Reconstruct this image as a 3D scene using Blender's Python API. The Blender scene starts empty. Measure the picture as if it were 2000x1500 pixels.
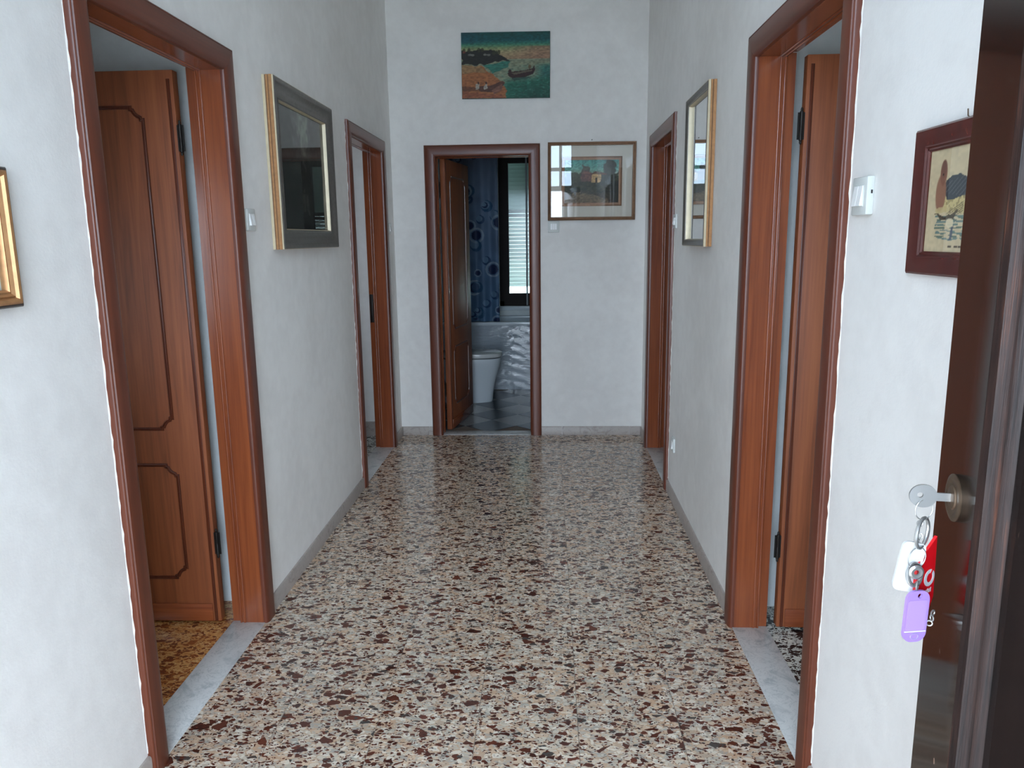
import bpy, bmesh, math, random
import numpy as np
from mathutils import Vector, Matrix

S = bpy.context.scene
COL = S.collection
random.seed(7)
rng = np.random.default_rng(11)

# ------------------------------------------------------------------ camera
CX, CZ, YAW, PIT, ROL, FPX = 0.1546, 1.5071, 0.0476, -0.188, -0.013, 1489.86
_c, _s = math.cos(YAW), math.sin(YAW)
CAM = Vector((CX, 0, CZ))
FW = Vector((-_s * math.cos(PIT), _c * math.cos(PIT), math.sin(PIT)))
_r = Vector((_c, _s, 0)); _u = _r.cross(FW)
R2 = math.cos(ROL) * _r + math.sin(ROL) * _u
U2 = -math.sin(ROL) * _r + math.cos(ROL) * _u
cam_d = bpy.data.cameras.new('camera'); cam = bpy.data.objects.new('camera', cam_d); COL.objects.link(cam)
cam.matrix_world = Matrix(((R2.x, U2.x, -FW.x, CAM.x), (R2.y, U2.y, -FW.y, CAM.y), (R2.z, U2.z, -FW.z, CAM.z), (0, 0, 0, 1)))
cam_d.sensor_width = 36; cam_d.lens = FPX / 2000 * 36; cam_d.clip_start = 0.02
S.camera = cam

def at(u, v, axis, val):
    """point on the plane coord[axis] = val seen at photo pixel (u, v)"""
    d = FW + R2 * ((u - 1000) / FPX) - U2 * ((v - 750) / FPX)
    t = (val - CAM[axis]) / d[axis]
    return CAM + d * t

# ------------------------------------------------------------------ sky, exposure
W = bpy.data.worlds.new('overcast_sky'); S.world = W; W.use_nodes = True
_n = W.node_tree.nodes; _l = W.node_tree.links
bgn = _n['Background']
bgn.inputs['Color'].default_value = (0.725, 0.85, 1.0, 1)
bgn.inputs['Strength'].default_value = 5.2
S.view_settings.view_transform = 'Standard'; S.view_settings.look = 'None'
S.view_settings.gamma = 1; S.view_settings.use_curve_mapping = False
S.view_settings.exposure = 1.75
S.cycles.max_bounces = 12; S.cycles.diffuse_bounces = 8; S.cycles.glossy_bounces = 6
S.cycles.transmission_bounces = 8; S.cycles.sample_clamp_indirect = 6.0
S.cycles.caustics_reflective = False; S.cycles.caustics_refractive = False

def portal(name, loc, rot, sx, sy):
    l = bpy.data.lights.new(name, 'AREA'); l.shape = 'RECTANGLE'; l.size = sx; l.size_y = sy
    l.cycles.is_portal = True
    o = bpy.data.objects.new(name, l); o.location = loc; o.rotation_euler = rot; COL.objects.link(o)

# main dimensions (metres): hall along +Y, x = 0 near its middle
WL, WR, D, TH, FY = 0.992, 0.878, 5.79, 0.128, -0.12
CEIL = 3.55
PI = math.pi
portal('doorway_daylight', (-0.10, FY - 0.3, 1.12), (PI / 2, 0, 0), 0.95, 2.2)
portal('transom_daylight', (-0.2, FY - 0.3, 2.62), (PI / 2, 0, 0), 1.4, 0.66)
portal('left_store_daylight', (-2.2, 1.0, 1.45), (0, -PI / 2, 0), 0.9, 0.6)
portal('right_room_daylight', (3.25, 1.0, 1.45), (0, PI / 2, 0), 0.9, 0.6)
portal('back_room_daylight', (-2.65, 5.1, 1.45), (0, -PI / 2, 0), 0.5, 0.4)
portal('bathroom_daylight', (0.08, 8.45, 1.62), (-PI / 2, 0, 0), 0.85, 1.5)

# ------------------------------------------------------------------ helpers
def srgb(r, g, b):
    f = lambda c: (c / 255) / 12.92 if c / 255 <= 0.04045 else (((c / 255) + 0.055) / 1.055) ** 2.4
    return (f(r), f(g), f(b), 1)

def tag(o, label=None, cat=None, group=None, kind=None):
    if label: o['label'] = label
    if cat: o['category'] = cat
    if group: o['group'] = group
    if kind: o['kind'] = kind
    return o

def empty(name, loc=(0, 0, 0), rz=0):
    o = bpy.data.objects.new(name, None); o.empty_display_size = 0.05
    o.location = loc; o.rotation_euler = (0, 0, rz); COL.objects.link(o); return o

class MB:
    """collects geometry for ONE mesh object"""
    def __init__(s): s.v = []; s.f = []; s.sm = []
    def add(s, vs, fs, smooth=False):
        b = len(s.v); s.v += [tuple(p) for p in vs]
        s.f += [tuple(i + b for i in f) for f in fs]; s.sm += [smooth] * len(fs); return s
    def box(s, x0, x1, y0, y1, z0, z1, bev=0.0, M=None):
        if bev <= 0:
            vs = [(x, y, z) for z in (z0, z1) for y in (y0, y1) for x in (x0, x1)]
            fs = [(0, 2, 3, 1), (4, 5, 7, 6), (0, 1, 5, 4), (2, 6, 7, 3), (0, 4, 6, 2), (1, 3, 7, 5)]
        else:
            bm = bmesh.new(); bmesh.ops.create_cube(bm, size=1)
            for v in bm.verts:
                v.co = ((x0 + x1) / 2 + v.co.x * (x1 - x0), (y0 + y1) / 2 + v.co.y * (y1 - y0), (z0 + z1) / 2 + v.co.z * (z1 - z0))
            bmesh.ops.bevel(bm, geom=bm.edges[:], offset=bev, segments=2, affect='EDGES', profile=0.5)
            bm.verts.index_update()
            vs = [v.co[:] for v in bm.verts]; fs = [[v.index for v in f.verts] for f in bm.faces]; bm.free()
        if M is not None: vs = [M @ Vector(p) for p in vs]
        return s.add(vs, fs, bev > 0)
    def prism(s, pts, a0, a1, axis, smooth=False):
        """polygon pts (2D) extruded along axis; 2D axes are the other two in xyz order"""
        n = len(pts)
        def mk(p, a):
            q = [p[0], p[1]]; q.insert(axis, a); return q
        vs = [mk(p, a0) for p in pts] + [mk(p, a1) for p in pts]
        fs = [(i, (i + 1) % n, n + (i + 1) % n, n + i) for i in range(n)]
        s.add(vs, fs, smooth); s.add(vs, [tuple(range(n))[::-1], tuple(range(n, 2 * n))]); return s
    def sweep(s, path, prof, closed=True, smooth=True, cap=True):
        """path: list of (p, side, up) frames; prof: (a, b) in side/up"""
        n = len(prof); m = len(path); vs = []
        for p, sd, up in path:
            for a, b in prof: vs.append(Vector(p) + Vector(sd) * a + Vector(up) * b)
        fs = []
        for i in range(m if closed else m - 1):
            j = (i + 1) % m
            for k in range(n):
                k2 = (k + 1) % n
                fs.append((i * n + k, i * n + k2, j * n + k2, j * n + k))
        if not closed and cap: fs += [tuple(range(n))[::-1], tuple(range((m - 1) * n, m * n))]
        return s.add(vs, fs, smooth)
    def tube(s, pts, r, seg=10, closed=False, rad=None):
        pts = [Vector(p) for p in pts]; path = []; up = None; m = len(pts); vs = []; fs = []
        for i, p in enumerate(pts):
            t = (pts[(i + 1) % m] - pts[i - 1]) if closed else (pts[min(i + 1, m - 1)] - pts[max(i - 1, 0)])
            t.normalize()
            if up is None: up = Vector((0, 0, 1)) if abs(t.z) < 0.9 else Vector((1, 0, 0))
            a = t.cross(up).normalized(); up = a.cross(t).normalized()
            rr = rad[i] if rad else r
            for k in range(seg):
                w = 2 * PI * k / seg; vs.append(p + a * (rr * math.cos(w)) + up * (rr * math.sin(w)))
        for i in range(m if closed else m - 1):
            j = (i + 1) % m
            for k in range(seg):
                k2 = (k + 1) % seg; fs.append((i * seg + k, i * seg + k2, j * seg + k2, j * seg + k))
        if not closed: fs += [tuple(range(seg))[::-1], tuple(range((m - 1) * seg, m * seg))]
        return s.add(vs, fs, True)
    def lathe(s, prof, M=None, seg=32, smooth=True):
        """prof: (radius, height) revolved about local z"""
        n = len(prof); vs = []
        for k in range(seg):
            w = 2 * PI * k / seg
            for r, h in prof: vs.append(Vector((r * math.cos(w), r * math.sin(w), h)))
        fs = [(k * n + i, ((k + 1) % seg) * n + i, ((k + 1) % seg) * n + i + 1, k * n + i + 1) for k in range(seg) for i in range(n - 1)]
        if M is not None: vs = [M @ v for v in vs]
        return s.add(vs, fs, smooth)
    def build(s, name, mat, parent=None, fix=True):
        me = bpy.data.meshes.new(name); me.from_pydata(s.v, [], s.f)
        me.polygons.foreach_set('use_smooth', s.sm)
        if mat: me.materials.append(mat)
        if fix:
            bm = bmesh.new(); bm.from_mesh(me); bmesh.ops.remove_doubles(bm, verts=bm.verts, dist=1e-6)
            bmesh.ops.recalc_face_normals(bm, faces=bm.faces); bm.to_mesh(me); bm.free()
        try: me.set_sharp_from_angle(angle=math.radians(38))
        except Exception: pass
        o = bpy.data.objects.new(name, me); COL.objects.link(o)
        if parent: o.parent = parent
        return o

def part(name, mat, parent, *boxes, bev=0.0):
    m = MB()
    for b in boxes: m.box(*b, bev=bev)
    return m.build(name, mat, parent)

def link_copy(src, parent=None, loc=None):
    c = src.copy(); COL.objects.link(c); c.parent = parent
    if loc is not None: c.location = loc
    return c

# ------------------------------------------------------------------ materials
class NT:
    def __init__(s, name):
        s.m = bpy.data.materials.new(name); s.m.use_nodes = True; s.t = s.m.node_tree
        s.b = s.t.nodes['Principled BSDF']
    def n(s, typ, **kw):
        x = s.t.nodes.new(typ)
        for k, v in kw.items(): setattr(x, k, v)
        return x
    def l(s, a, b): s.t.links.new(a, b)
    def set(s, inp, val):
        if hasattr(val, 'is_linked') or isinstance(val, bpy.types.NodeSocket): s.l(val, s.b.inputs[inp])
        else: s.b.inputs[inp].default_value = val
    def math(s, op, a, b=None, clamp=False):
        x = s.n('ShaderNodeMath', operation=op, use_clamp=clamp)
        for i, q in enumerate((a, b)):
            if q is None: continue
            if isinstance(q, (int, float)): x.inputs[i].default_value = q
            else: s.l(q, x.inputs[i])
        return x.outputs[0]
    def mix(s, fac, a, b, mode='MIX'):
        x = s.n('ShaderNodeMix', data_type='RGBA', blend_type=mode)
        for i, q in ((0, fac), (6, a), (7, b)):
            if isinstance(q, (int, float, tuple)): x.inputs[i].default_value = q
            else: s.l(q, x.inputs[i])
        return x.outputs[2]
    def ramp(s, fac, stops, interp='LINEAR'):
        x = s.n('ShaderNodeValToRGB'); x.color_ramp.interpolation = interp
        e = x.color_ramp.elements
        while len(e) < len(stops): e.new(0.5)
        for q, (p, c) in zip(e, stops): q.position = p; q.color = c
        s.l(fac, x.inputs[0]); return x.outputs[0]
    def noise(s, vec, scale, detail=3, rough=0.5, dist=0.0):
        x = s.n('ShaderNodeTexNoise'); x.inputs['Scale'].default_value = scale; x.inputs['Detail'].default_value = detail
        x.inputs['Roughness'].default_value = rough; x.inputs['Distortion'].default_value = dist
        if vec is not None: s.l(vec, x.inputs['Vector'])
        return x
    def coord(s, kind='Object', scale=None):
        o = s.n('ShaderNodeTexCoord').outputs[kind]
        if scale:
            mp = s.n('ShaderNodeMapping'); mp.inputs['Scale'].default_value = scale; s.l(o, mp.inputs[0]); o = mp.outputs[0]
        return o
    def bump(s, h, strength, dist):
        b = s.n('ShaderNodeBump'); b.inputs['Strength'].default_value = strength; b.inputs['Distance'].default_value = dist
        s.l(h, b.inputs['Height']); s.l(b.outputs[0], s.b.inputs['Normal'])

def plain(name, col, rough=0.5, metal=0.0, spec=0.5, trans=0.0, bump=None, var=0.0):
    t = NT(name); c = col
    if var or bump:
        nz = t.noise(t.coord(), (bump or (40,))[0], 4)
        if var:
            lo = tuple(max(0, q * (1 - var)) for q in col[:3]) + (1,); hi = tuple(min(1, q * (1 + var)) for q in col[:3]) + (1,)
            c = t.mix(nz.outputs[0], lo, hi)
        if bump: t.bump(nz.outputs[0], bump[1], bump[2])
    t.set('Base Color', c); t.set('Roughness', rough); t.set('Metallic', metal)
    t.set('Specular IOR Level', spec)
    if trans: t.set('Transmission Weight', trans)
    return t.m

def wall_paint(name, a, b, dirt=True):
    t = NT(name); co = t.coord('Object')
    big = t.noise(co, 1.6, 5, 0.62, 0.6); fine = t.noise(co, 120, 3, 0.6); mid = t.noise(co, 14, 4, 0.6)
    f = t.math('MULTIPLY_ADD', mid.outputs[0], 0.35); f.node.inputs[2].default_value = 0.0
    f = t.math('ADD', f, t.math('MULTIPLY', big.outputs[0], 0.65))
    c = t.ramp(f, [(0.40, a), (0.58, b)])
    t.set('Base Color', c); t.set('Roughness', 0.62); t.set('Specular IOR Level', 0.3)
    h = t.math('ADD', t.math('MULTIPLY', fine.outputs[0], 0.5), t.math('MULTIPLY', mid.outputs[0], 0.7))
    t.bump(h, 0.35, 0.0025)
    return t.m

def wood(name, axis, dark, mid, light, rough=0.26, scale=1.0, coat=0.25):
    t = NT(name); sc = [26 * scale] * 3; sc[axis] = 1.1 * scale
    oi = t.n('ShaderNodeObjectInfo'); add = t.n('ShaderNodeVectorMath', operation='ADD')
    co = t.coord('Object'); t.l(co, add.inputs[0])
    rv = t.math('MULTIPLY', oi.outputs['Random'], 37.0); cb = t.n('ShaderNodeCombineXYZ')
    for i in range(3): t.l(rv, cb.inputs[i])
    t.l(cb.outputs[0], add.inputs[1])
    mp = t.n('ShaderNodeMapping'); mp.inputs['Scale'].default_value = sc; t.l(add.outputs[0], mp.inputs[0])
    n1 = t.noise(mp.outputs[0], 1.0, 5, 0.55, 1.2)
    sc2 = [150 * scale] * 3; sc2[axis] = 4 * scale
    mp2 = t.n('ShaderNodeMapping'); mp2.inputs['Scale'].default_value = sc2; t.l(add.outputs[0], mp2.inputs[0])
    n2 = t.noise(mp2.outputs[0], 1.0, 3, 0.6)
    f = t.math('ADD', t.math('MULTIPLY', n1.outputs[0], 0.7), t.math('MULTIPLY', n2.outputs[0], 0.3))
    c = t.ramp(f, [(0.3, dark), (0.5, mid), (0.72, light)])
    t.set('Base Color', c); t.set('Roughness', rough); t.set('Coat Weight', coat); t.set('Coat Roughness', 0.12)
    t.bump(n2.outputs[0], 0.12, 0.0008)
    return t.m

def terrazzo(name, matrix_a, matrix_b, lights, darks, dark_amount=0.30, scale=1.0, rough=0.13):
    t = NT(name); co = t.coord('Object')
    oi = t.n('ShaderNodeObjectInfo'); rv = t.math('MULTIPLY', oi.outputs['Random'], 91.0)
    cb = t.n('ShaderNodeCombineXYZ'); t.l(rv, cb.inputs[0]); t.l(t.math('MULTIPLY', rv, 1.7), cb.inputs[1])
    a = t.n('ShaderNodeVectorMath', operation='ADD'); t.l(co, a.inputs[0]); t.l(cb.outputs[0], a.inputs[1])
    nz = t.noise(a.outputs[0], 60 * scale, 2, 0.5); sub = t.n('ShaderNodeVectorMath', operation='SUBTRACT')
    t.l(nz.outputs['Color'], sub.inputs[0]); sub.inputs[1].default_value = (0.5, 0.5, 0.5)
    mul = t.n('ShaderNodeVectorMath', operation='SCALE'); t.l(sub.outputs[0], mul.inputs[0]); mul.inputs['Scale'].default_value = 0.012 / scale
    ad = t.n('ShaderNodeVectorMath', operation='ADD'); t.l(a.outputs[0], ad.inputs[0]); t.l(mul.outputs[0], ad.inputs[1])
    vec = ad.outputs[0]
    def vor(sc, off):
        mp = t.n('ShaderNodeMapping'); mp.inputs['Location'].default_value = (off, off * 1.3, 0); mp.inputs['Rotation'].default_value = (0, 0, off); mp.inputs['Scale'].default_value = (0.8, 1.25, 1); t.l(vec, mp.inputs[0])
        e = t.n('ShaderNodeTexVoronoi', feature='DISTANCE_TO_EDGE', voronoi_dimensions='2D'); e.inputs['Scale'].default_value = sc
        f = t.n('ShaderNodeTexVoronoi', feature='F1', voronoi_dimensions='2D'); f.inputs['Scale'].default_value = sc
        t.l(mp.outputs[0], e.inputs['Vector']); t.l(mp.outputs[0], f.inputs['Vector'])
        sp = t.n('ShaderNodeSeparateColor'); t.l(f.outputs['Color'], sp.inputs[0])
        return e.outputs['Distance'], sp.outputs
    m1 = t.noise(a.outputs[0], 9, 4, 0.6)
    col = t.mix(t.ramp(m1.outputs[0], [(0.4, (0, 0, 0, 1)), (0.62, (1, 1, 1, 1))]), matrix_a, matrix_b)
    fine = t.noise(a.outputs[0], 260 * scale, 2, 0.6)
    col = t.mix(t.math('MULTIPLY', t.math('GREATER_THAN', fine.outputs[0], 0.60), 0.25), col, (0.16, 0.11, 0.09, 1))
    for sc, amt, off in ((44 * scale, 0.78, 0.3), (95 * scale, 0.45, 1.1)):       # pale marble chips
        e, rgb = vor(sc, off)
        msk = t.math('MULTIPLY', t.math('LESS_THAN', rgb[0], amt), t.math('GREATER_THAN', e, t.math('ADD', t.math('MULTIPLY', rgb[1], 0.12), 0.025)))
        cc = t.ramp(rgb[2], [(i / max(1, len(lights) - 1), c) for i, c in enumerate(lights)], 'CONSTANT')
        col = t.mix(t.math('MULTIPLY', msk, 0.62), col, cc)
    for sc, amt, off, lo in ((27 * scale, dark_amount * 0.42, 2.2, 0.07), (42 * scale, dark_amount * 0.8, 3.7, 0.06), (78 * scale, dark_amount * 0.95, 5.1, 0.07), (150 * scale, dark_amount * 0.8, 6.3, 0.09)):
        e, rgb = vor(sc, off)
        th = t.math('ADD', t.math('MULTIPLY', rgb[1], 0.18), lo)
        msk = t.math('MULTIPLY', t.math('LESS_THAN', rgb[0], amt), t.math('GREATER_THAN', e, th))
        cc = t.ramp(rgb[2], [(i / len(darks), c) for i, c in enumerate(darks)], 'CONSTANT')
        col = t.mix(msk, col, cc)
    t.set('Base Color', col); t.set('Roughness', rough); t.set('Specular IOR Level', 0.5)
    sm = t.noise(co, 3.0, 4, 0.6); t.set('Roughness', t.ramp(sm.outputs[0], [(0.3, (rough * 0.8,) * 3 + (1,)), (0.7, (rough * 1.35,) * 3 + (1,))]))
    return t.m

def marble(name, base, vein, rough=0.25, scale=6):
    t = NT(name); co = t.coord('Object', (1, 1, 1))
    n1 = t.noise(co, scale, 6, 0.62, 1.6); n2 = t.noise(co, scale * 2.6, 5, 0.6, 2.2)
    c = t.ramp(n1.outputs[0], [(0.34, vein), (0.47, base), (0.72, base)])
    v = t.math('ABSOLUTE', t.math('SUBTRACT', n2.outputs[0], 0.5))
    c = t.mix(t.ramp(v, [(0.0, (0.55,) * 3 + (1,)), (0.03, (0, 0, 0, 1))]), c, vein)
    t.set('Base Color', c); t.set('Roughness', rough)
    return t.m

def vcol_mat(name, rough=0.5, spec=0.4, bump=0.0):
    t = NT(name); a = t.n('ShaderNodeVertexColor'); a.layer_name = 'paint'
    t.set('Base Color', a.outputs[0]); t.set('Roughness', rough); t.set('Specular IOR Level', spec)
    if bump: t.bump(t.noise(t.coord(), 180, 3).outputs[0], bump, 0.001)
    return t.m

M = {}
def wall_win(x0, x1, ya, yb, top, win):
    y0_, y1_, z0_, z1_ = win; m = MB()
    return m.box(x0, x1, ya, y0_, 0, top).box(x0, x1, y1_, yb, 0, top).box(x0, x1, y0_, y1_, 0, z0_).box(x0, x1, y0_, y1_, z1_, top)
M['wall'] = wall_paint('hall_wall_paint', (0.80, 0.785, 0.76, 1), (0.87, 0.86, 0.835, 1))
M['room_wall'] = wall_paint('room_wall_paint', (0.62, 0.66, 0.66, 1), (0.70, 0.74, 0.74, 1))
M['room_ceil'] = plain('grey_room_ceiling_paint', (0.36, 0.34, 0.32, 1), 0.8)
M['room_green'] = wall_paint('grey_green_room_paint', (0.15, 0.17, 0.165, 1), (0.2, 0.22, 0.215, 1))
M['ceil'] = plain('ceiling_paint', (0.86, 0.85, 0.83, 1), 0.8)
M['caulk'] = plain('old_white_filler', (0.74, 0.72, 0.68, 1), 0.8, var=0.2, bump=(90, 0.6, 0.004))
WD, WM, WLi = srgb(108, 52, 30), srgb(132, 68, 38), srgb(148, 80, 45)
M['wz'] = wood('varnished_wood_upright', 2, WD, WM, WLi, 0.24, 1.0, 0.5)
M['wx'] = wood('varnished_wood_crosswise', 0, WD, WM, WLi)
CD, CM, CL = srgb(80, 37, 22), srgb(98, 47, 28), srgb(110, 55, 33)  # darker copy of the jamb wood: shade on the casing faces put into colour
M['cz'] = wood('shaded_casing_wood_upright', 2, CD, CM, CL, 0.36, 1.0, 0.08)
M['cx'] = wood('shaded_casing_wood_crosswise', 0, CD, CM, CL, 0.36, 1.0, 0.08)
M['leaf'] = wood('door_leaf_veneer', 2, srgb(104, 56, 32), srgb(138, 76, 44), srgb(158, 92, 54), 0.5, 0.8, 0.0)
M['leaf_dark'] = wood('door_moulding_wood', 2, srgb(62, 28, 18), srgb(86, 40, 24), srgb(104, 50, 30), 0.3)
M['hinge'] = plain('blackened_steel', (0.025, 0.022, 0.02, 1), 0.45, 0.7)
DARKS = [srgb(88, 46, 34), srgb(70, 38, 30), srgb(102, 54, 40), srgb(78, 40, 31), srgb(92, 50, 38), srgb(66, 34, 28), srgb(84, 44, 34), srgb(74, 68, 64)]
M['terrazzo'] = terrazzo('red_chip_terrazzo', srgb(198, 166, 138), srgb(184, 164, 144),
                         [srgb(216, 208, 192), srgb(190, 186, 174), srgb(238, 232, 218), srgb(214, 188, 162), srgb(166, 166, 160), srgb(202, 194, 180)], DARKS, 0.27)
M['grout'] = plain('dark_tile_joint', srgb(120, 108, 98), 0.8)
M['terrazzo_brown'] = terrazzo('brown_terrazzo', srgb(196, 140, 80), srgb(176, 120, 66), [srgb(204, 156, 98), srgb(186, 128, 72), srgb(214, 172, 116), srgb(172, 118, 66)],
                               [srgb(120, 62, 34), srgb(140, 78, 40), srgb(106, 60, 38)], 0.34)
M['terrazzo_black'] = terrazzo('black_chip_terrazzo', srgb(200, 200, 188), srgb(182, 184, 176), [srgb(210, 210, 200), srgb(190, 192, 186), srgb(224, 222, 212)],
                               [srgb(26, 28, 30), srgb(38, 40, 42), srgb(20, 22, 24)], 0.42)
M['marble'] = marble('grey_veined_marble', srgb(206, 208, 206), srgb(160, 166, 168))
M['skirting'] = marble('pale_skirting_marble', srgb(172, 163, 156), srgb(148, 137, 130), 0.4, 14)
M['steel'] = plain('bright_steel', (0.46, 0.46, 0.45, 1), 0.28, 0.75)
M['plate'] = plain('white_switch_plastic', (0.66, 0.69, 0.67, 1), 0.32)
M['rocker'] = plain('white_rocker_plastic', (0.92, 0.93, 0.93, 1), 0.22)
M['black'] = plain('black_plastic', (0.012, 0.012, 0.012, 1), 0.5)
M['gold'] = plain('worn_gilding', srgb(176, 130, 88), 0.38, 0.5, var=0.3, bump=(60, 0.25, 0.001))
M['gold_pale'] = plain('pale_gilding', srgb(206, 192, 162), 0.4, 0.25, var=0.15)
M['gold_brown'] = plain('brown_gilding', srgb(122, 90, 66), 0.42, 0.4, var=0.35)
M['pewter'] = plain('dark_pewter_frame', srgb(104, 100, 95), 0.36, 0.3, var=0.35, bump=(70, 0.2, 0.001))
M['mahogany'] = wood('mahogany_frame', 2, srgb(52, 20, 18), srgb(76, 30, 26), srgb(96, 42, 34), 0.22)
M['backing'] = plain('picture_backing_board', (0.2, 0.15, 0.1, 1), 0.8)

def glass_mat(name, rough=0.0, tint=(1, 1, 1, 1), f0=0.08):
    """clear pane: straight-through view plus a true Fresnel reflection, so it needs no refraction"""
    m = bpy.data.materials.new(name); m.use_nodes = True; t = m.node_tree; t.nodes.remove(t.nodes['Principled BSDF'])
    out = t.nodes['Material Output']; tr = t.nodes.new('ShaderNodeBsdfTransparent'); tr.inputs[0].default_value = tint
    gl = t.nodes.new('ShaderNodeBsdfGlossy'); gl.inputs['Roughness'].default_value = rough
    # Schlick reflection of a two-sided pane, the same from both sides
    ge = t.nodes.new('ShaderNodeNewGeometry'); dt = t.nodes.new('ShaderNodeVectorMath'); dt.operation = 'DOT_PRODUCT'
    t.links.new(ge.outputs['Normal'], dt.inputs[0]); t.links.new(ge.outputs['Incoming'], dt.inputs[1]); prev = dt.outputs['Value']
    for op, b in (('ABSOLUTE', None), ('SUBTRACT', 'rev'), ('POWER', 5.0), ('MULTIPLY', 1 - f0), ('ADD', f0)):
        x = t.nodes.new('ShaderNodeMath'); x.operation = op
        if b == 'rev': x.inputs[0].default_value = 1.0; t.links.new(prev, x.inputs[1])
        else:
            t.links.new(prev, x.inputs[0])
            if b is not None: x.inputs[1].default_value = b
        prev = x.outputs[0]
    mx = t.nodes.new('ShaderNodeMixShader'); t.links.new(prev, mx.inputs[0]); t.links.new(tr.outputs[0], mx.inputs[1]); t.links.new(gl.outputs[0], mx.inputs[2])
    t.links.new(mx.outputs[0], out.inputs[0]); return m
M['glass'] = glass_mat('picture_glass')
M['mirror'] = plain('silvered_mirror', (0.86, 0.88, 0.87, 1), 0.015, 1.0)

# ------------------------------------------------------------------ room shell
def struct(o, label, cat): return tag(o, label, cat, kind='structure')

# door openings: (wall, start, end) along the wall, clear sizes
HD = 2.105      # clear height
CW = 0.082      # casing width
L1 = (1.977, 2.790); L2 = (4.561, 5.416); RR1 = (1.990, 2.790); RR2 = (4.536, 5.402); EE = (-0.664, 0.023)
LIN = 0.03      # lining thickness hidden in the wall

def wall_y(x0, x1, ya, yb, holes, top):
    m = MB(); y = ya
    for a, b in holes:
        m.box(x0, x1, y, a - LIN, 0, top); m.box(x0, x1, a - LIN, b + LIN, HD + LIN, top); y = b + LIN
    m.box(x0, x1, y, yb, 0, top); return m
struct(wall_y(-WL - TH, -WL, FY, D, (L1, L2), CEIL).build('wall_left', M['wall']), 'white painted left wall of the hallway with two doorways', 'wall')
struct(wall_y(WR, WR + TH, FY, D, (RR1, RR2), CEIL).build('wall_right', M['wall']), 'white painted right wall of the hallway with two doorways', 'wall')
m = MB(); TE = 0.12
m.box(-2.6, EE[0] - LIN, D, D + TE, 0, CEIL).box(EE[1] + LIN, 3.2, D, D + TE, 0, CEIL).box(EE[0] - LIN, EE[1] + LIN, D, D + TE, HD + LIN, CEIL)
struct(m.build('wall_end', M['wall']), 'pale end wall of the hallway around the bathroom doorway', 'wall')
# facade with the entrance, its transom and the two front-room windows
DX0, DX1 = -0.575, 0.37
fy0 = FY - 0.26
m = MB()
xs = [(-2.3, -0.92, 0, CEIL), (-0.92, DX0 - 0.05, 0, 2.27), (-0.92, 0.52, 2.96, CEIL),
      (0.52, 3.2, 0, CEIL)]
for a, b, z0, z1 in xs: m.box(a, b, fy0, FY, z0, z1)
struct(m.build('wall_front', M['wall']), 'front wall around the entrance, behind the viewer', 'wall')
struct(part('ceiling', M['ceil'], None, (-WL - TH, WR + TH, fy0, D + TE, CEIL, CEIL + 0.1)), 'plain white hallway ceiling above the picture', 'ceiling')
# side rooms
struct(part('wall_store_far', M['room_wall'], None, (-2.6, -WL - TH, 2.975, 4.46, 0, CEIL)), 'pale far wall of the narrow left front room', 'wall')
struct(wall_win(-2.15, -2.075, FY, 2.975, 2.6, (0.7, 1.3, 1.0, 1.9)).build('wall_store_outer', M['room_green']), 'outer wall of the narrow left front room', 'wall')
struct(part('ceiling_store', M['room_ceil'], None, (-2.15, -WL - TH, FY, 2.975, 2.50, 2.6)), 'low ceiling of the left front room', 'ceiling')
struct(part('floor_store', M['terrazzo_brown'], None, (-2.3, -WL - TH + 0.02, FY, 4.46, -0.06, 0.0005)), 'brown terrazzo floor of the left front room', 'floor')
struct(part('wall_parlour_far', M['room_wall'], None, (WR + TH, 3.2, 2.975, 4.46, 0, CEIL)), 'pale far wall of the right front room', 'wall')
struct(wall_win(3.1, 3.2, FY, 2.975, CEIL, (0.7, 1.3, 1.0, 1.9)).build('wall_parlour_outer', M['room_wall']), 'outer wall of the right front room', 'wall')
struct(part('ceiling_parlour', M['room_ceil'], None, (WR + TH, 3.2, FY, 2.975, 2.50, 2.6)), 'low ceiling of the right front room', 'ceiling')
struct(part('floor_parlour', M['terrazzo_black'], None, (WR + TH - 0.02, 3.2, FY, 4.46, -0.06, 0.0005)), 'black chip terrazzo floor of the right front room', 'floor')
struct(part('floor_back_left', M['terrazzo_black'], None, (-2.6, -WL - TH + 0.02, 4.46, 5.88, -0.06, 0.0005)), 'dark terrazzo floor of the left back room', 'floor')
struct(wall_win(-2.6, -2.5, 4.46, 5.79, 2.7, (4.9, 5.3, 1.2, 1.7)).build('wall_back_left', M['room_wall']), 'outer wall of the left back room', 'wall')
struct(part('ceiling_back_left', M['ceil'], None, (-2.6, -WL - TH, 4.40, 5.79, 2.7, 2.8)), 'ceiling of the left back room', 'ceiling')
struct(part('floor_back_right', M['terrazzo_black'], None, (WR + TH - 0.02, 3.2, 4.46, 5.88, -0.06, 0.0005)), 'dark terrazzo floor of the right back room', 'floor')
struct(part('wall_back_right', M['room_wall'], None, (3.1, 3.2, 4.46, 5.79, 0, 2.8)), 'outer wall of the right back room', 'wall')
struct(part('ceiling_back_right', M['ceil'], None, (WR + TH, 3.2, 4.46, 5.79, 2.7, 2.8)), 'ceiling of the right back room', 'ceiling')
bbr = struct(empty('baseboard_back_left', (-1.8, 5.775, 0)), 'beige marble skirting at the far wall of the left back room', 'baseboard')
part('baseboard_piece', M['skirting'], bbr, (-0.7, 0.68, -0.012, 0.0145, 0, 0.11))
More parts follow.
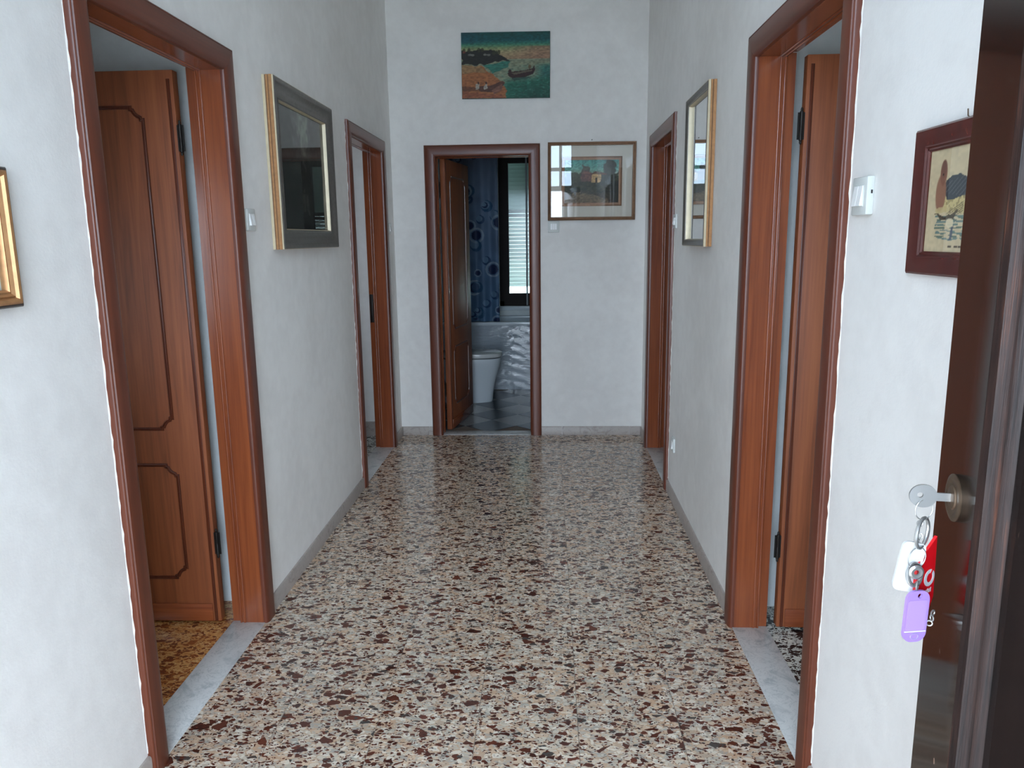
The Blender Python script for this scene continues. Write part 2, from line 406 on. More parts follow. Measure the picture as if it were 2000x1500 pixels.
def side_window(name, x, win, label):
    y0_, y1_, z0_, z1_ = win; r = struct(empty(name, (x, (y0_ + y1_) / 2, z0_)), label, 'window'); hw_ = (y1_ - y0_) / 2; hh_ = z1_ - z0_; dk = M['cz']
    for a, b, c_, d_ in ((-hw_, -hw_ + 0.05, 0, hh_), (hw_ - 0.05, hw_, 0, hh_), (-hw_ + 0.05, hw_ - 0.05, 0, 0.05), (-hw_ + 0.05, hw_ - 0.05, hh_ - 0.05, hh_)): part('window_frame', dk, r, (-0.03, 0.03, a, b, c_, d_))
side_window('window_2', -2.112, (0.7, 1.3, 1.0, 1.9), 'brown framed window of the left front room')
side_window('window_3', 3.15, (0.7, 1.3, 1.0, 1.9), 'brown framed window of the right front room')
side_window('window_4', -2.55, (4.9, 5.3, 1.2, 1.7), 'brown framed window of the left back room')
# ground outside
t_pave = plain('street_concrete', (0.45, 0.44, 0.42, 1), 0.8, var=0.2)
struct(part('ground', t_pave, None, (-20, 20, -30, fy0 - 0.001, -0.3, -0.16)), 'pale street paving outside the entrance', 'ground')
struct(part('ground_back', t_pave, None, (-20, 20, 8.75, 40, -0.3, -0.16)), 'pale yard paving behind the bathroom', 'ground')

# hall floor: terrazzo tiles
T = 0.3175; TX0, TY0 = -0.0725, 2.227
fl = struct(empty('floor', (0, 0, 0)), 'polished terrazzo tile floor with dark red chips', 'floor')
part('floor_bed', M['grout'], fl, (-WL - 0.001, WR + 0.001, FY - 0.02, D + 0.001, -0.05, -0.0016))
def tile_mesh(w, h, name):
    mm = MB(); g = 0.0008; b = 0.0007
    x0, x1, y0, y1 = -w / 2 + g, w / 2 - g, -h / 2 + g, h / 2 - g
    o = [(x0, y0, -0.012), (x1, y0, -0.012), (x1, y1, -0.012), (x0, y1, -0.012)]
    mid = [(x, y, -b) for x, y, z in o]
    top = [(x0 + b, y0 + b, 0), (x1 - b, y0 + b, 0), (x1 - b, y1 - b, 0), (x0 + b, y1 - b, 0)]
    fs = [(0, 1, 5, 4), (1, 2, 6, 5), (2, 3, 7, 6), (3, 0, 4, 7), (4, 5, 9, 8), (5, 6, 10, 9), (6, 7, 11, 10), (7, 4, 8, 11), (8, 9, 10, 11), (3, 2, 1, 0)]
    me = bpy.data.meshes.new(name); me.from_pydata(o + mid + top, [], fs); return me
cache = {}
def edges(a0, a1, o, step):
    k = math.ceil((a0 - o) / step); e = [a0]
    while o + k * step < a1 - 0.02:
        if o + k * step > a0 + 0.02: e.append(o + k * step)
        k += 1
    return e + [a1]
ex = edges(-WL, WR, TX0, T); ey = edges(FY, D, TY0, T)
for i in range(len(ex) - 1):
    for j in range(len(ey) - 1):
        w, h = ex[i + 1] - ex[i], ey[j + 1] - ey[j]; key = (round(w, 4), round(h, 4))
        if key not in cache:
            cache[key] = tile_mesh(w, h, 'floor_tile'); cache[key].materials.append(M['terrazzo'])
        o = bpy.data.objects.new('floor_tile', cache[key]); COL.objects.link(o); o.parent = fl
        o.location = ((ex[i] + ex[i + 1]) / 2, (ey[j] + ey[j + 1]) / 2, random.uniform(-0.0003, 0.0))

# ------------------------------------------------------------------ doors
def arc(cx, cy, r, a0, a1, n=6):
    return [(cx + r * math.cos(math.radians(a0 + (a1 - a0) * i / n)), cy + r * math.sin(math.radians(a0 + (a1 - a0) * i / n))) for i in range(n + 1)]

def notched(x0, x1, z0, z1, r):
    """rectangle outline with stepped, hollow corners as on the door panels (counter-clockwise)"""
    s = 0.007; p = []
    p += [(x0 + r + s, z0), (x1 - r - s, z0)]; p += [(x1 - r - s, z0 + s)] + arc(x1, z0, r + s * 0.0, 180, 90)[1:-1] + [(x1 - s, z0 + r + s)]
    p += [(x1, z0 + r + s), (x1, z1 - r - s)]; p += [(x1 - s, z1 - r - s)] + arc(x1, z1, r, 270, 180)[1:-1] + [(x1 - r - s, z1 - s)]
    p += [(x1 - r - s, z1), (x0 + r + s, z1)]; p += [(x0 + r + s, z1 - s)] + arc(x0, z1, r, 360, 270)[1:-1] + [(x0 + s, z1 - r - s)]
    p += [(x0, z1 - r - s), (x0, z0 + r + s)]; p += [(x0 + s, z0 + r + s)] + arc(x0, z0, r, 90, 0)[1:-1] + [(x0 + r + s, z0 + s)]
    return p

def outline_sweep(mb, pts, yface, sgn, prof):
    """profile (a across, b height off the face) swept round a closed outline in the local xz plane"""
    n = len(pts); path = []
    for i in range(n):
        a, b, c = Vector((pts[i - 1][0], 0, pts[i - 1][1])), Vector((pts[i][0], 0, pts[i][1])), Vector((pts[(i + 1) % n][0], 0, pts[(i + 1) % n][1]))
        d1, d2 = (b - a).normalized(), (c - b).normalized()
        n1 = Vector((d1.z, 0, -d1.x)); n2 = Vector((d2.z, 0, -d2.x)); nn = n1 + n2
        if nn.length < 1e-4: nn = n1
        nn.normalize(); k = min(1.5, 1 / max(0.4, nn.dot(n1)))
        path.append(((b.x, yface, b.z), nn * k, Vector((0, sgn, 0))))
    mb.sweep(path, prof)

def make_leaf(parent, w, h, hinge_sign, hinges=True):
    """leaf in its own frame: hinge edge at x = 0, leaf runs to x = w, y = 0 is the face seen, thickness to +y"""
    mb = MB(); th = 0.038
    mb.box(0, w, 0, th, 0.008, h, bev=0.0025)
    lf = mb.build('leaf', M['leaf'], parent)
    bead = [(-0.007, -0.001), (-0.006, 0.0035), (-0.003, 0.0045), (-0.001, 0.0015), (0.001, 0.0015), (0.003, 0.0045), (0.006, 0.0035), (0.007, -0.001)]
    for z0, z1 in ((0.805, 1.984 * h / 2.108), (0.195, 0.661)):
        for yf, sg in ((0, -1), (th, 1)):
            q = MB(); outline_sweep(q, notched(0.122, w - 0.122, z0, z1, 0.036), yf, sg, bead); q.build('panel_moulding', M['leaf_dark'], lf)
    for yf, sg in ((0, -1), (th, 1)):
        a, b = sorted((yf, yf + sg * 0.006))
        part('kick_board', M['wx'], lf, (0.03, w - 0.02, a, b, 0.01, 0.084), bev=0.0015)
        a, b = sorted((yf, yf + sg * 0.004))
        part('edge_bead', M['leaf_dark'], lf, (0.012, 0.024, a, b, 0.01, h - 0.03), bev=0.0015)
    if hinges:
        for z in (1.876, 0.34):
            q = MB(); hx = -0.011
            q.lathe([(0, -0.062), (0.003, -0.060), (0.0045, -0.054), (0.0035, -0.05), (0.0058, -0.048), (0.0058, -0.001), (0.0055, 0), (0.0058, 0.001), (0.0058, 0.048), (0.0035, 0.05), (0.0045, 0.054), (0.003, 0.06), (0, 0.062)],
                    Matrix.Translation((hx, -0.002, z)), 14)
            q.box(hx, 0.001, -0.001, 0.001, z - 0.045, z + 0.045).box(hx - 0.012, hx, 0.0, 0.002, z - 0.045, z + 0.045)
            q.build('hinge', M['hinge'], lf)
    return lf

CAS = [(0, 0), (0, 0.014), (0.002, 0.018), (0.005, 0.0195), (0.008, 0.018), (0.010, 0.0215), (0.014, 0.0225), (0.052, 0.0225), (0.062, 0.0222), (0.070, 0.0205), (0.076, 0.0180), (0.0805, 0.0150), (CW, 0.012), (CW, 0.0)]
JAMB = [(0, 0), (0.070, 0), (0.072, 0.0035), (0.075, 0.0045), (0.078, 0.0035), (0.080, 0), (0.085, 0), (0.087, 0.0035), (0.090, 0.0045), (0.093, 0.0035), (0.095, 0.0), (0.096, -0.012)]

def door_set(name, loc, rz, w, depth, label, outer_l=CW, outer_r=CW, threshold=None):
    """frame in local axes: x along the wall, 0..w clear opening, y into the room, wall face at y = 0"""
    root = struct(empty(name, loc, rz), label, 'door')
    HO = HD + CW
    # casings with mitred top corners; profile a = distance from the outer edge, b = projection to -y
    def leg(side):
        q = MB(); n = len(CAS); vs = []
        for a, b in CAS: vs.append((-CW + a if side < 0 else w + CW - a, -b, 0.0))
        for a, b in CAS: vs.append((-CW + a if side < 0 else w + CW - a, -b, HO - a))
        fs = [(i, i + 1, n + i + 1, n + i) for i in range(n - 1)] + [(n - 1, 0, n, 2 * n - 1)]
        q.add(vs, fs, True); q.add(vs, [tuple(range(n)), tuple(range(n, 2 * n))[::-1]]); return q.build('casing_leg', M['cz'], root)
    leg(-1); leg(1)
    q = MB(); n = len(CAS); vs = []
    for a, b in CAS: vs.append((-CW + a, -b, HO - a))
    for a, b in CAS: vs.append((w + CW - a, -b, HO - a))
    q.add(vs, [(i, i + 1, n + i + 1, n + i) for i in range(n - 1)] + [(n - 1, 0, n, 2 * n - 1)], True); q.add(vs, [tuple(range(n)), tuple(range(n, 2 * n))[::-1]])
    q.build('casing_head', M['cx'], root)
    # lining with its double bead
    jp = JAMB + [(depth, -0.012), (depth, -LIN + 0.001), (0.0, -LIN + 0.001)]
    z0 = 0.0
    MB().prism([(o, y) for y, o in jp], z0, HD + 0.012, 2, True).build('jamb', M['wz'], root)
    MB().prism([(w - o, y) for y, o in jp], z0, HD + 0.012, 2, True).build('jamb', M['wz'], root)
    MB().prism([(y, HD - o) for y, o in jp], 0.0, w, 0, True).build('head_jamb', M['wx'], root)
    # ragged filler line where wall paint meets the casing
    def bead_line(p0, p1, nrm, wid=0.0018):
        q = MB(); p0, p1 = Vector(p0), Vector(p1); L = (p1 - p0).length; k = int(L / 0.02); pr = []
        for i in range(k + 1):
            s = p0.lerp(p1, i / k); a = wid * (0.45 + 0.9 * random.random() ** 1.5); h = 0.0015 + 0.003 * random.random() ** 2
            pr.append((s, a, h))
        vs = []; nv = Vector(nrm)
        for s, a, h in pr: vs += [s + Vector((0, 0, 0)), s + Vector((0, -h, 0)), s + nv * a + Vector((0, -h * 0.3, 0)), s + nv * (a + 0.001)]
        fs = []
        for i in range(k):
            for j in range(3): fs.append((4 * i + j, 4 * i + j + 1, 4 * i + j + 5, 4 * i + j + 4))
        q.add(vs, fs, True).build('filler_line', M['caulk'], root)
    bead_line((-CW, 0, 0.075), (-CW, 0, HO), (-1, 0, 0)); bead_line((w + CW, 0, 0.075), (w + CW, 0, HO), (1, 0, 0))
    bead_line((-CW, 0, HO), (w + CW, 0, HO), (0, 0, 1), 0.002)
    if threshold:
        part('threshold', threshold, root, (-LIN, w + LIN, -0.006, depth, -0.02, 0.0025), bev=0.0012)
    return root

def hang(root, x, y, angle, w, h=2.108, flip=False, hinges=True):
    """put a leaf in the frame; angle turns the leaf's local +x, flip mirrors which face is first"""
    lf = make_leaf(root, w, h, 1, hinges); lf.location = (x, y, 0); lf.rotation_euler = (0, 0, angle)
    return lf

# left wall: local x -> world +y, local y -> world -x
dl1 = door_set('door_1', (-WL, L1[0], 0), PI / 2, L1[1] - L1[0], TH, 'near left brown doorway with a panelled door standing open', threshold=M['marble'])
hang(dl1, L1[1] - L1[0] - 0.002, TH + 0.043, PI / 2, 0.80).scale = (1, -1, 1)
dl2 = door_set('door_2', (-WL, L2[0], 0), PI / 2, L2[1] - L2[0], TH, 'far left brown doorway beside the end wall, pale room behind', threshold=M['marble'])
hang(dl2, -0.01, TH + 0.03, PI / 2, 0.84)
q = MB().box(L2[1] - L2[0] - 0.003, L2[1] - L2[0] + 0.0125, 0.098, 0.122, 0.93, 1.13, bev=0.001); q.build('strike_plate', M['hinge'], dl2)
# right wall: local x -> world -y, local y -> world +x
dr1 = door_set('door_3', (WR, RR1[1], 0), -PI / 2, RR1[1] - RR1[0], TH, 'near right brown doorway with a panelled door standing open', threshold=M['marble'])
hang(dr1, 0.002, TH + 0.034, PI / 2, 0.80)
dr2 = door_set('door_4', (WR, RR2[1], 0), -PI / 2, RR2[1] - RR2[0], TH, 'far right brown doorway next to the end wall', threshold=M['marble'])
hang(dr2, 0.002, TH + 0.034, PI / 2, 0.84)
de = door_set('door_5', (EE[0], D, 0), 0, EE[1] - EE[0], TE, 'brown bathroom doorway in the end wall, door ajar inwards', threshold=M['marble'])
hang(de, 0.012, TE + 0.02, math.radians(80.5), 0.665).scale = (1, -1, 1)

# skirtings
def skirting(name, label, pts, axis):
    """pts: list of (from, to); axis 'L','R','E'"""
    root = struct(empty(name), label, 'baseboard'); hgt, th = 0.068, 0.011
    for a, b in pts:
        e = edges(a, b, 3.385, 0.52)
        for i in range(len(e) - 1):
            g = 0.0015; a0, b0 = e[i] + (g if i else 0), e[i + 1] - (g if i < len(e) - 2 else 0)
            q = MB(); prof = [(0, 0), (th, 0), (th, hgt - 0.006), (th - 0.004, hgt), (0, hgt)]
            if axis == 'L': q.prism([(-WL + p[0], p[1]) for p in prof], a0, b0, 1)
            elif axis == 'R': q.prism([(WR - p[0], p[1]) for p in prof], a0, b0, 1)
            else: q.prism([(D - p[0], p[1]) for p in prof], a0, b0, 0)
            q.build('baseboard_piece', M['skirting'], root)
            if i:
                x = e[i]; w_ = 0.0014
                if axis == 'L': part('joint_filler', M['caulk'], root, (-WL, -WL + th - 0.001, x - w_, x + w_, 0, hgt - 0.002))
                elif axis == 'R': part('joint_filler', M['caulk'], root, (WR - th + 0.001, WR, x - w_, x + w_, 0, hgt - 0.002))
    return root
skirting('baseboard_left', 'pale marble skirting along the left wall', [(FY, L1[0] - CW - 0.001), (L1[1] + CW + 0.001, L2[0] - CW - 0.001), (L2[1] + CW + 0.001, D - 0.012)], 'L')
skirting('baseboard_right', 'pale marble skirting along the right wall', [(FY, RR1[0] - CW - 0.001), (RR1[1] + CW + 0.001, RR2[0] - CW - 0.001), (RR2[1] + CW + 0.001, D - 0.012)], 'R')
skirting('baseboard_end', 'pale marble skirting at the foot of the end wall', [(-WL + 0.0, EE[0] - CW - 0.001), (EE[1] + CW + 0.001, WR)], 'E')

# entrance: frame, transom panes and the dark leaf
def dark_wood():
    t = NT('dark_entrance_wood'); co = t.coord('Object', (30, 30, 1.2)); n1 = t.noise(co, 1.0, 5, 0.6, 1.0)
    c = t.ramp(n1.outputs[0], [(0.3, srgb(16, 12, 11)), (0.7, srgb(30, 22, 20))])
    sp = t.noise(t.coord('Object', (60, 60, 26)), 1.0, 2, 0.4)
    c = t.mix(t.ramp(sp.outputs[0], [(0.74, (0, 0, 0, 1)), (0.77, (1, 1, 1, 1))]), c, srgb(150, 120, 104))
    t.set('Base Color', c); t.set('Roughness', 0.1); t.set('Specular IOR Level', 0.11)
    t.bump(n1.outputs[0], 0.05, 0.0006); return t.m
def worn_wood():
    t = NT('worn_moulding_wood'); co = t.coord('Object', (220, 220, 5)); n1 = t.noise(co, 1.0, 6, 0.7, 0.8)
    n2 = t.noise(t.coord('Object', (26, 26, 7)), 1.0, 4, 0.6)
    f = t.math('ADD', t.math('MULTIPLY', n1.outputs[0], 0.5), t.math('MULTIPLY', n2.outputs[0], 0.5))
    c = t.ramp(f, [(0.42, srgb(26, 18, 17)), (0.53, srgb(46, 31, 27)), (0.62, srgb(84, 50, 36)), (0.72, srgb(118, 98, 86))])
    t.set('Base Color', c); t.set('Roughness', 0.4); t.set('Specular IOR Level', 0.3); t.bump(n1.outputs[0], 0.4, 0.0015); return t.m
M['dark_wood'] = dark_wood(); M['worn_wood'] = worn_wood()
ENT = struct(empty('door_6', (0, FY, 0)), 'dark varnished entrance door standing open at the right edge', 'door')
part('frame_post', M['dark_wood'], ENT, (DX0 - 0.05, DX0, -0.2, -0.06, 0, 2.27)); part('frame_post', M['dark_wood'], ENT, (DX1 + 0.012, 0.52, -0.2, -0.02, 0, 2.27))
part('frame_head', M['dark_wood'], ENT, (-0.92, 0.52, -0.2, -0.06, 2.2, 2.27))
part('transom_bar', M['dark_wood'], ENT, (-0.92, 0.52, -0.16, -0.1, 2.49, 2.54))
for x in (-0.90, -0.35, 0.36): part('transom_mullion', M['dark_wood'], ENT, (x - 0.02, x + 0.02, -0.165, -0.095, 2.27, 2.96))
tg = glass_mat('rippled_transom_glass', 0.1, (0.9, 0.96, 1, 1))
for a, b in ((-0.88, -0.37), (-0.33, 0.34), (0.38, 0.52)):
    for z0, z1 in ((2.27, 2.49), (2.54, 2.96)): part('pane', tg, ENT, (a, b, -0.132, -0.127, z0, z1))
EA = math.radians(11.0); EY = 0.79
E0 = at(1828, 965, 1, EY); E0.z = 0
# leaf frame: local +x from the free edge towards the hinge, local +y = thickness away from the hall
edir = Vector((-math.sin(EA), -math.cos(EA), 0)); enor = Vector((-math.cos(EA), math.sin(EA), 0))
leafE = MB().box(0, 0.925, 0, 0.045, 0.012, 2.195, bev=0.003).build('leaf', M['dark_wood'], ENT)
leafE.matrix_parent_inverse = Matrix.Identity(4)
ML = Matrix(((edir.x, -enor.x, 0, E0.x), (edir.y, -enor.y, 0, E0.y), (0, 0, 1, 0), (0, 0, 0, 1)))
leafE.matrix_local = Matrix.Translation((0, -FY, 0)) @ ML
EM = [(0.0, -0.002), (0.0, 0.006), (0.003, 0.010), (0.008, 0.008), (0.011, 0.004), (0.015, 0.005), (0.020, 0.014), (0.028, 0.018), (0.036, 0.015), (0.040, 0.008), (0.043, 0.006), (0.048, 0.008), (0.052, 0.004), (0.053, -0.002)]
for z0, z1 in ((0.2, 0.82), (0.98, 2.05)):
    q = MB(); outline_sweep(q, [(0.138, z0), (0.787, z0), (0.787, z1), (0.138, z1)], 0, -1, [(-a, b) for a, b in EM]); q.build('panel_moulding', M['worn_wood'], leafE)
    part('raised_panel', M['dark_wood'], leafE, (0.215, 0.71, -0.006, 0.004, z0 + 0.08, z1 - 0.08), bev=0.004)
M['brass_old'] = plain('tarnished_brass', srgb(104, 86, 70), 0.38, 0.7, var=0.4, bump=(120, 0.3, 0.001))
KZ = at(1861, 966, 1, 0.745).z
q = MB().lathe([(0, -0.002), (0.0235, -0.002), (0.0235, 0.0010), (0.021, 0.0020), (0.018, 0.0022), (0.0165, 0.0013), (0.012, 0.0013), (0.0112, 0.0026), (0.010, 0.0030), (0, 0.0030)], Matrix.Translation((0.055, 0, KZ)) @ Matrix.Rotation(PI / 2, 4, 'X'), 40)
q.build('lock_cylinder', M['brass_old'], leafE)

# ------------------------------------------------------------------ switches and sockets
def wall_matrix(side, along, z):
    """local x to the viewer's right along the wall, local y out of the wall, z up"""
    if side == 'L': X, Y, P = Vector((0, 1, 0)), Vector((1, 0, 0)), Vector((-WL, along, z))
    elif side == 'R': X, Y, P = Vector((0, -1, 0)), Vector((-1, 0, 0)), Vector((WR, along, z))
    else: X, Y, P = Vector((1, 0, 0)), Vector((0, -1, 0)), Vector((along, D, z))
    return Matrix(((X.x, Y.x, 0, P.x), (X.y, Y.y, 0, P.y), (0, 0, 1, P.z), (0, 0, 0, 1)))
def switch(side, along, z, size, rockers, label, name='light_switch', th=0.011):
    root = empty(name); root.matrix_world = wall_matrix(side, along, z); tag(root, label, 'switch' if name == 'light_switch' else 'socket', 'white wall plates')
    a = size / 2
    part('plate', M['plate'], root, (-a, a, 0, th, -a, a), bev=0.003)
    part('plate_recess', M['plate'], root, (-a * 0.62, a * 0.62, th - 0.002, th + 0.0012, -a * 0.56, a * 0.56), bev=0.0008)
    n = len(rockers); w = a * 1.16 / n
    for i, up in enumerate(rockers):
        x0 = -a * 0.58 + i * w + 0.0012; x1 = x0 + w - 0.0024; h = a * 0.52; q = MB()
        lo, hi = (0.007, 0.0015) if up else (0.0015, 0.007)
        y0 = th + 0.001
        vs = [(x0, y0, -h), (x1, y0, -h), (x1, y0, h), (x0, y0, h), (x0, y0 + lo, -h), (x1, y0 + lo, -h), (x1, y0 + hi, h), (x0, y0 + hi, h)]
        q.add(vs, [(3, 2, 1, 0), (4, 5, 6, 7), (0, 1, 5, 4), (1, 2, 6, 5), (2, 3, 7, 6), (3, 0, 4, 7)]).build('rocker', M['rocker'], root)
    return root
switch('L', 2.955, 1.592, 0.083, (1, 1), 'white double light switch between the near left doorway and the dark painting')
s = switch('R', 1.812, 1.592, 0.084, (1, 1), 'white double light switch between the near right doorway and the bird print', th=0.017)
part('side_slot', M['black'], s, (0.0415, 0.0423, 0.004, 0.008, 0.004, 0.012))
switch('R', 4.405, 1.592, 0.078, (1, 1), 'white light switch between the far right doorway and the gilt mirror')
switch('E', 0.203, 1.592, 0.084, (1, 0, 1), 'white three-rocker light switch under the landscape picture on the end wall')
switch('L', 5.60, 1.592, 0.078, (1,), 'small white light switch in the far left corner')
so = switch('R', 4.28, 0.335, 0.082, (1,), 'white wall socket low on the right wall above the skirting', 'wall_socket')

# ------------------------------------------------------------------ pictures
def s2l(a):
    a = np.clip(a, 0, 1); return np.where(a <= 0.04045, a / 12.92, ((a + 0.055) / 1.055) ** 2.4)
class Canvas:
    """numpy paint surface in sRGB 0..255; x right, y down, both 0..1"""
    def __init__(s, w, h, col):
        s.w, s.h = w, h; s.y, s.x = np.mgrid[0:h, 0:w]; s.x = (s.x + .5) / w; s.y = (s.y + .5) / h
        s.c = np.zeros((h, w, 3)) + np.array(col, float)
    def nz(s, fx, fy, seed):
        g = np.random.default_rng(seed); gx, gy = max(2, int(fx)) + 2, max(2, int(fy)) + 2
        G = g.random((gy, gx)); X = s.x * (gx - 1.001); Y = s.y * (gy - 1.001); i, j = X.astype(int), Y.astype(int); u, v = X - i, Y - j
        u = u * u * (3 - 2 * u); v = v * v * (3 - 2 * v)
        return (G[j, i] * (1 - u) + G[j, i + 1] * u) * (1 - v) + (G[j + 1, i] * (1 - u) + G[j + 1, i + 1] * u) * v
    def lay(s, mask, col, soft=1.0):
        m = (np.clip(mask, 0, 1) * soft)[..., None]; s.c = s.c * (1 - m) + np.array(col, float) * m
    def poly(s, pts, col, soft=1.0, rough=0.0, seed=1):
        X, Y = s.x, s.y
        if rough: X = X + (s.nz(18, 18, seed) - .5) * rough; Y = Y + (s.nz(18, 18, seed + 1) - .5) * rough
        ins = np.zeros(X.shape, bool); n = len(pts)
        for i in range(n):
            (x1, y1), (x2, y2) = pts[i], pts[(i + 1) % n]
            c = ((y1 > Y) != (y2 > Y)) & (X < (x2 - x1) * (Y - y1) / ((y2 - y1) or 1e-9) + x1); ins ^= c
        s.lay(ins.astype(float), col, soft)
    def blob(s, x, y, rx, ry, col, soft=1.0, rough=0.0, seed=1):
        d = np.hypot((s.x - x) / rx, (s.y - y) / ry)
        if rough: d = d + (s.nz(14, 14, seed) - .5) * rough
        s.lay(np.clip((1 - d) * 6, 0, 1), col, soft)
    def grad(s, stops):
        for k in range(3): s.c[..., k] = np.interp(s.y, [a for a, _ in stops], [b[k] for _, b in stops])
    def grain(s, amt, fx, fy, seed): s.c = s.c * (1 + (s.nz(fx, fy, seed) - .5)[..., None] * amt)
    def mesh(s, name, w, h, mat, parent, y=0.0, bend=None):
        """flat grid in local xz, centred, facing local +y"""
        hh, ww = s.h, s.w; jx, iz = np.meshgrid(np.arange(ww + 1), np.arange(hh + 1))
        X = (jx / ww - .5) * w; Z = (.5 - iz / hh) * h; Yv = np.full(X.shape, y) if bend is None else bend(jx / ww, iz / hh)
        co = np.stack([X, Yv, Z], -1).reshape(-1, 3)
        a = (np.arange(hh)[:, None] * (ww + 1) + np.arange(ww)[None, :]).ravel()
        f = np.stack([a, a + 1, a + ww + 2, a + ww + 1], -1)
        me = bpy.data.meshes.new(name); me.from_pydata(co.tolist(), [], f[:, ::-1].tolist() if True else f.tolist())
        L = s2l(s.c / 255); P = np.pad(L, ((0, 1), (0, 1), (0, 0)), mode='edge'); rgba = np.concatenate([P, np.ones(P.shape[:2] + (1,))], -1).reshape(-1)
        at_ = me.attributes.new('paint', 'FLOAT_COLOR', 'POINT'); at_.data.foreach_set('color', rgba.astype(np.float32))
        me.polygons.foreach_set('use_smooth', [bend is not None] * len(me.polygons)); me.materials.append(mat)
        o = bpy.data.objects.new(name, me); COL.objects.link(o); o.parent = parent; return o

def frame_ring(mb, w, h, prof):
    """prof: (distance in from outer edge, height off the wall); closed cross-section, mitred"""
    cs = [(-w / 2, -h / 2, 1, 1), (w / 2, -h / 2, -1, 1), (w / 2, h / 2, -1, -1), (-w / 2, h / 2, 1, -1)]
    n = len(prof); vs = []
    for x, z, sx, sz in cs:
        for a, b in prof: vs.append((x + sx * a, b, z + sz * a))
    fs = [(i * n + k, i * n + (k + 1) % n, ((i + 1) % 4) * n + (k + 1) % n, ((i + 1) % 4) * n + k) for i in range(4) for k in range(n)]
    return mb.add(vs, fs)
def close(p, base=0.0): return p + [(p[-1][0], base), (p[0][0], base)]
PAINT = vcol_mat('oil_paint', 0.45, 0.3, 0.25); PRINT = vcol_mat('printed_paper', 0.7, 0.2)

# seaside canvas on the end wall
sea = empty('seaside_painting'); sea.matrix_world = wall_matrix('E', (-0.454 + 0.182) / 2, 2.726) @ Matrix.Rotation(0.006, 4, 'Y')
tag(sea, 'unframed seaside painting with boats high on the end wall', 'painting')
SW, SH = 0.634, 0.447
part('stretcher', plain('canvas_edge', srgb(40, 74, 68), 0.7, var=0.3), sea, (-SW / 2, SW / 2, 0, 0.0195, -SH / 2, SH / 2), bev=0.002)
c = Canvas(176, 124, (60, 110, 100))
c.grad([(0, (30, 88, 84)), (0.12, (26, 92, 96)), (0.18, (60, 132, 112)), (0.24, (150, 166, 116)), (0.3, (196, 172, 128)), (0.42, (184, 140, 108)), (0.7, (90, 130, 110)), (1, (20, 88, 74))])
c.lay(np.clip(0.55 - c.x * 1.6, 0, 1) * (c.y < 0.17), (34, 84, 112), 0.7)
c.lay(np.clip((c.x - 0.5) * 3, 0, 1) * (c.y > 0.22) * (c.y < 0.41), (176, 128, 104), 0.75)
seam = (c.y > 0.41).astype(float); c.lay(seam, (150, 152, 126))
for i, (a, b) in enumerate(((0.45, (170, 162, 128)), (0.5, (140, 150, 128)))): c.lay((c.y > a) * c.nz(30, 60, 20 + i), b, 0.6)
c.poly([(0.25, 0.5), (0.42, 0.455), (0.56, 0.45), (0.5, 0.55), (0.36, 0.62)], (44, 128, 112), 0.85, 0.03, 3)
c.lay(np.clip((c.x - 0.82) * 8, 0, 1) * np.clip((c.y - 0.46) * 12, 0, 1), (40, 110, 102), 0.9)
c.lay(np.clip((c.y - 0.66 + (c.x - 0.75) * 0.12) * 9, 0, 1) * np.clip((c.x - 0.44) * 12, 0, 1), (24, 104, 84), 0.95)
c.lay(np.clip((c.y - 0.78) * 5, 0, 1) * np.clip((c.x - 0.6) * 6, 0, 1), (16, 78, 64), 0.8)
c.lay((c.nz(40, 90, 31) > 0.7) * (c.y > 0.5) * (c.x > 0.45), (110, 160, 138), 0.35)
c.poly([(0, 0.5), (0.22, 0.51), (0.33, 0.62), (0.45, 0.75), (0.52, 0.9), (0.5, 1.0), (0, 1.0)], (188, 112, 66), 1, 0.03, 5)
c.poly([(0, 0.5), (0.22, 0.51), (0.28, 0.6), (0, 0.62)], (172, 132, 92), 0.8, 0.04, 6)
c.poly([(0, 0.28), (0.06, 0.29), (0.12, 0.27), (0.2, 0.24), (0.26, 0.28), (0.36, 0.27), (0.43, 0.31), (0.5, 0.41), (0.58, 0.435), (0.4, 0.45), (0.2, 0.505), (0, 0.495)], (42, 40, 34), 1, 0.05, 8)
for x, y in ((0.1, 0.34), (0.13, 0.345), (0.27, 0.34), (0.31, 0.345)): c.blob(x, y, 0.025, 0.018, (150, 140, 132), 0.8, 0.6, 9)
for x in (0.03, 0.09, 0.2, 0.24, 0.37, 0.4, 0.43): c.blob(x, 0.27 + 0.04 * (x > 0.35), 0.018, 0.035, (64, 62, 36), 0.8, 0.8, int(x * 100))
c.blob(0.035, 0.3, 0.02, 0.018, (150, 66, 54), 0.8, 0.5, 12)
c.poly([(0.52, 0.62), (0.6, 0.6), (0.72, 0.585), (0.81, 0.555), (0.825, 0.5), (0.835, 0.58), (0.815, 0.64), (0.72, 0.69), (0.58, 0.70), (0.54, 0.68)], (62, 30, 26))
c.poly([(0.57, 0.625), (0.8, 0.575), (0.8, 0.6), (0.6, 0.65)], (120, 106, 86), 0.9)
c.blob(0.55, 0.6, 0.02, 0.035, (66, 34, 28)); c.blob(0.775, 0.53, 0.018, 0.035, (110, 84, 56), 0.9); c.poly([(0.56, 0.7), (0.8, 0.68), (0.74, 0.72), (0.6, 0.74)], (30, 66, 60), 0.7)
c.poly([(0.17, 0.83), (0.33, 0.81), (0.47, 0.745), (0.5, 0.77), (0.46, 0.86), (0.34, 0.91), (0.2, 0.9)], (104, 60, 46), 1, 0.02, 14)
c.poly([(0.34, 0.88), (0.47, 0.78), (0.46, 0.88), (0.37, 0.95)], (150, 96, 80), 0.9)
c.poly([(0, 0.81), (0.17, 0.85), (0.2, 0.89), (0, 0.9)], (110, 62, 40), 0.7, 0.03, 15)
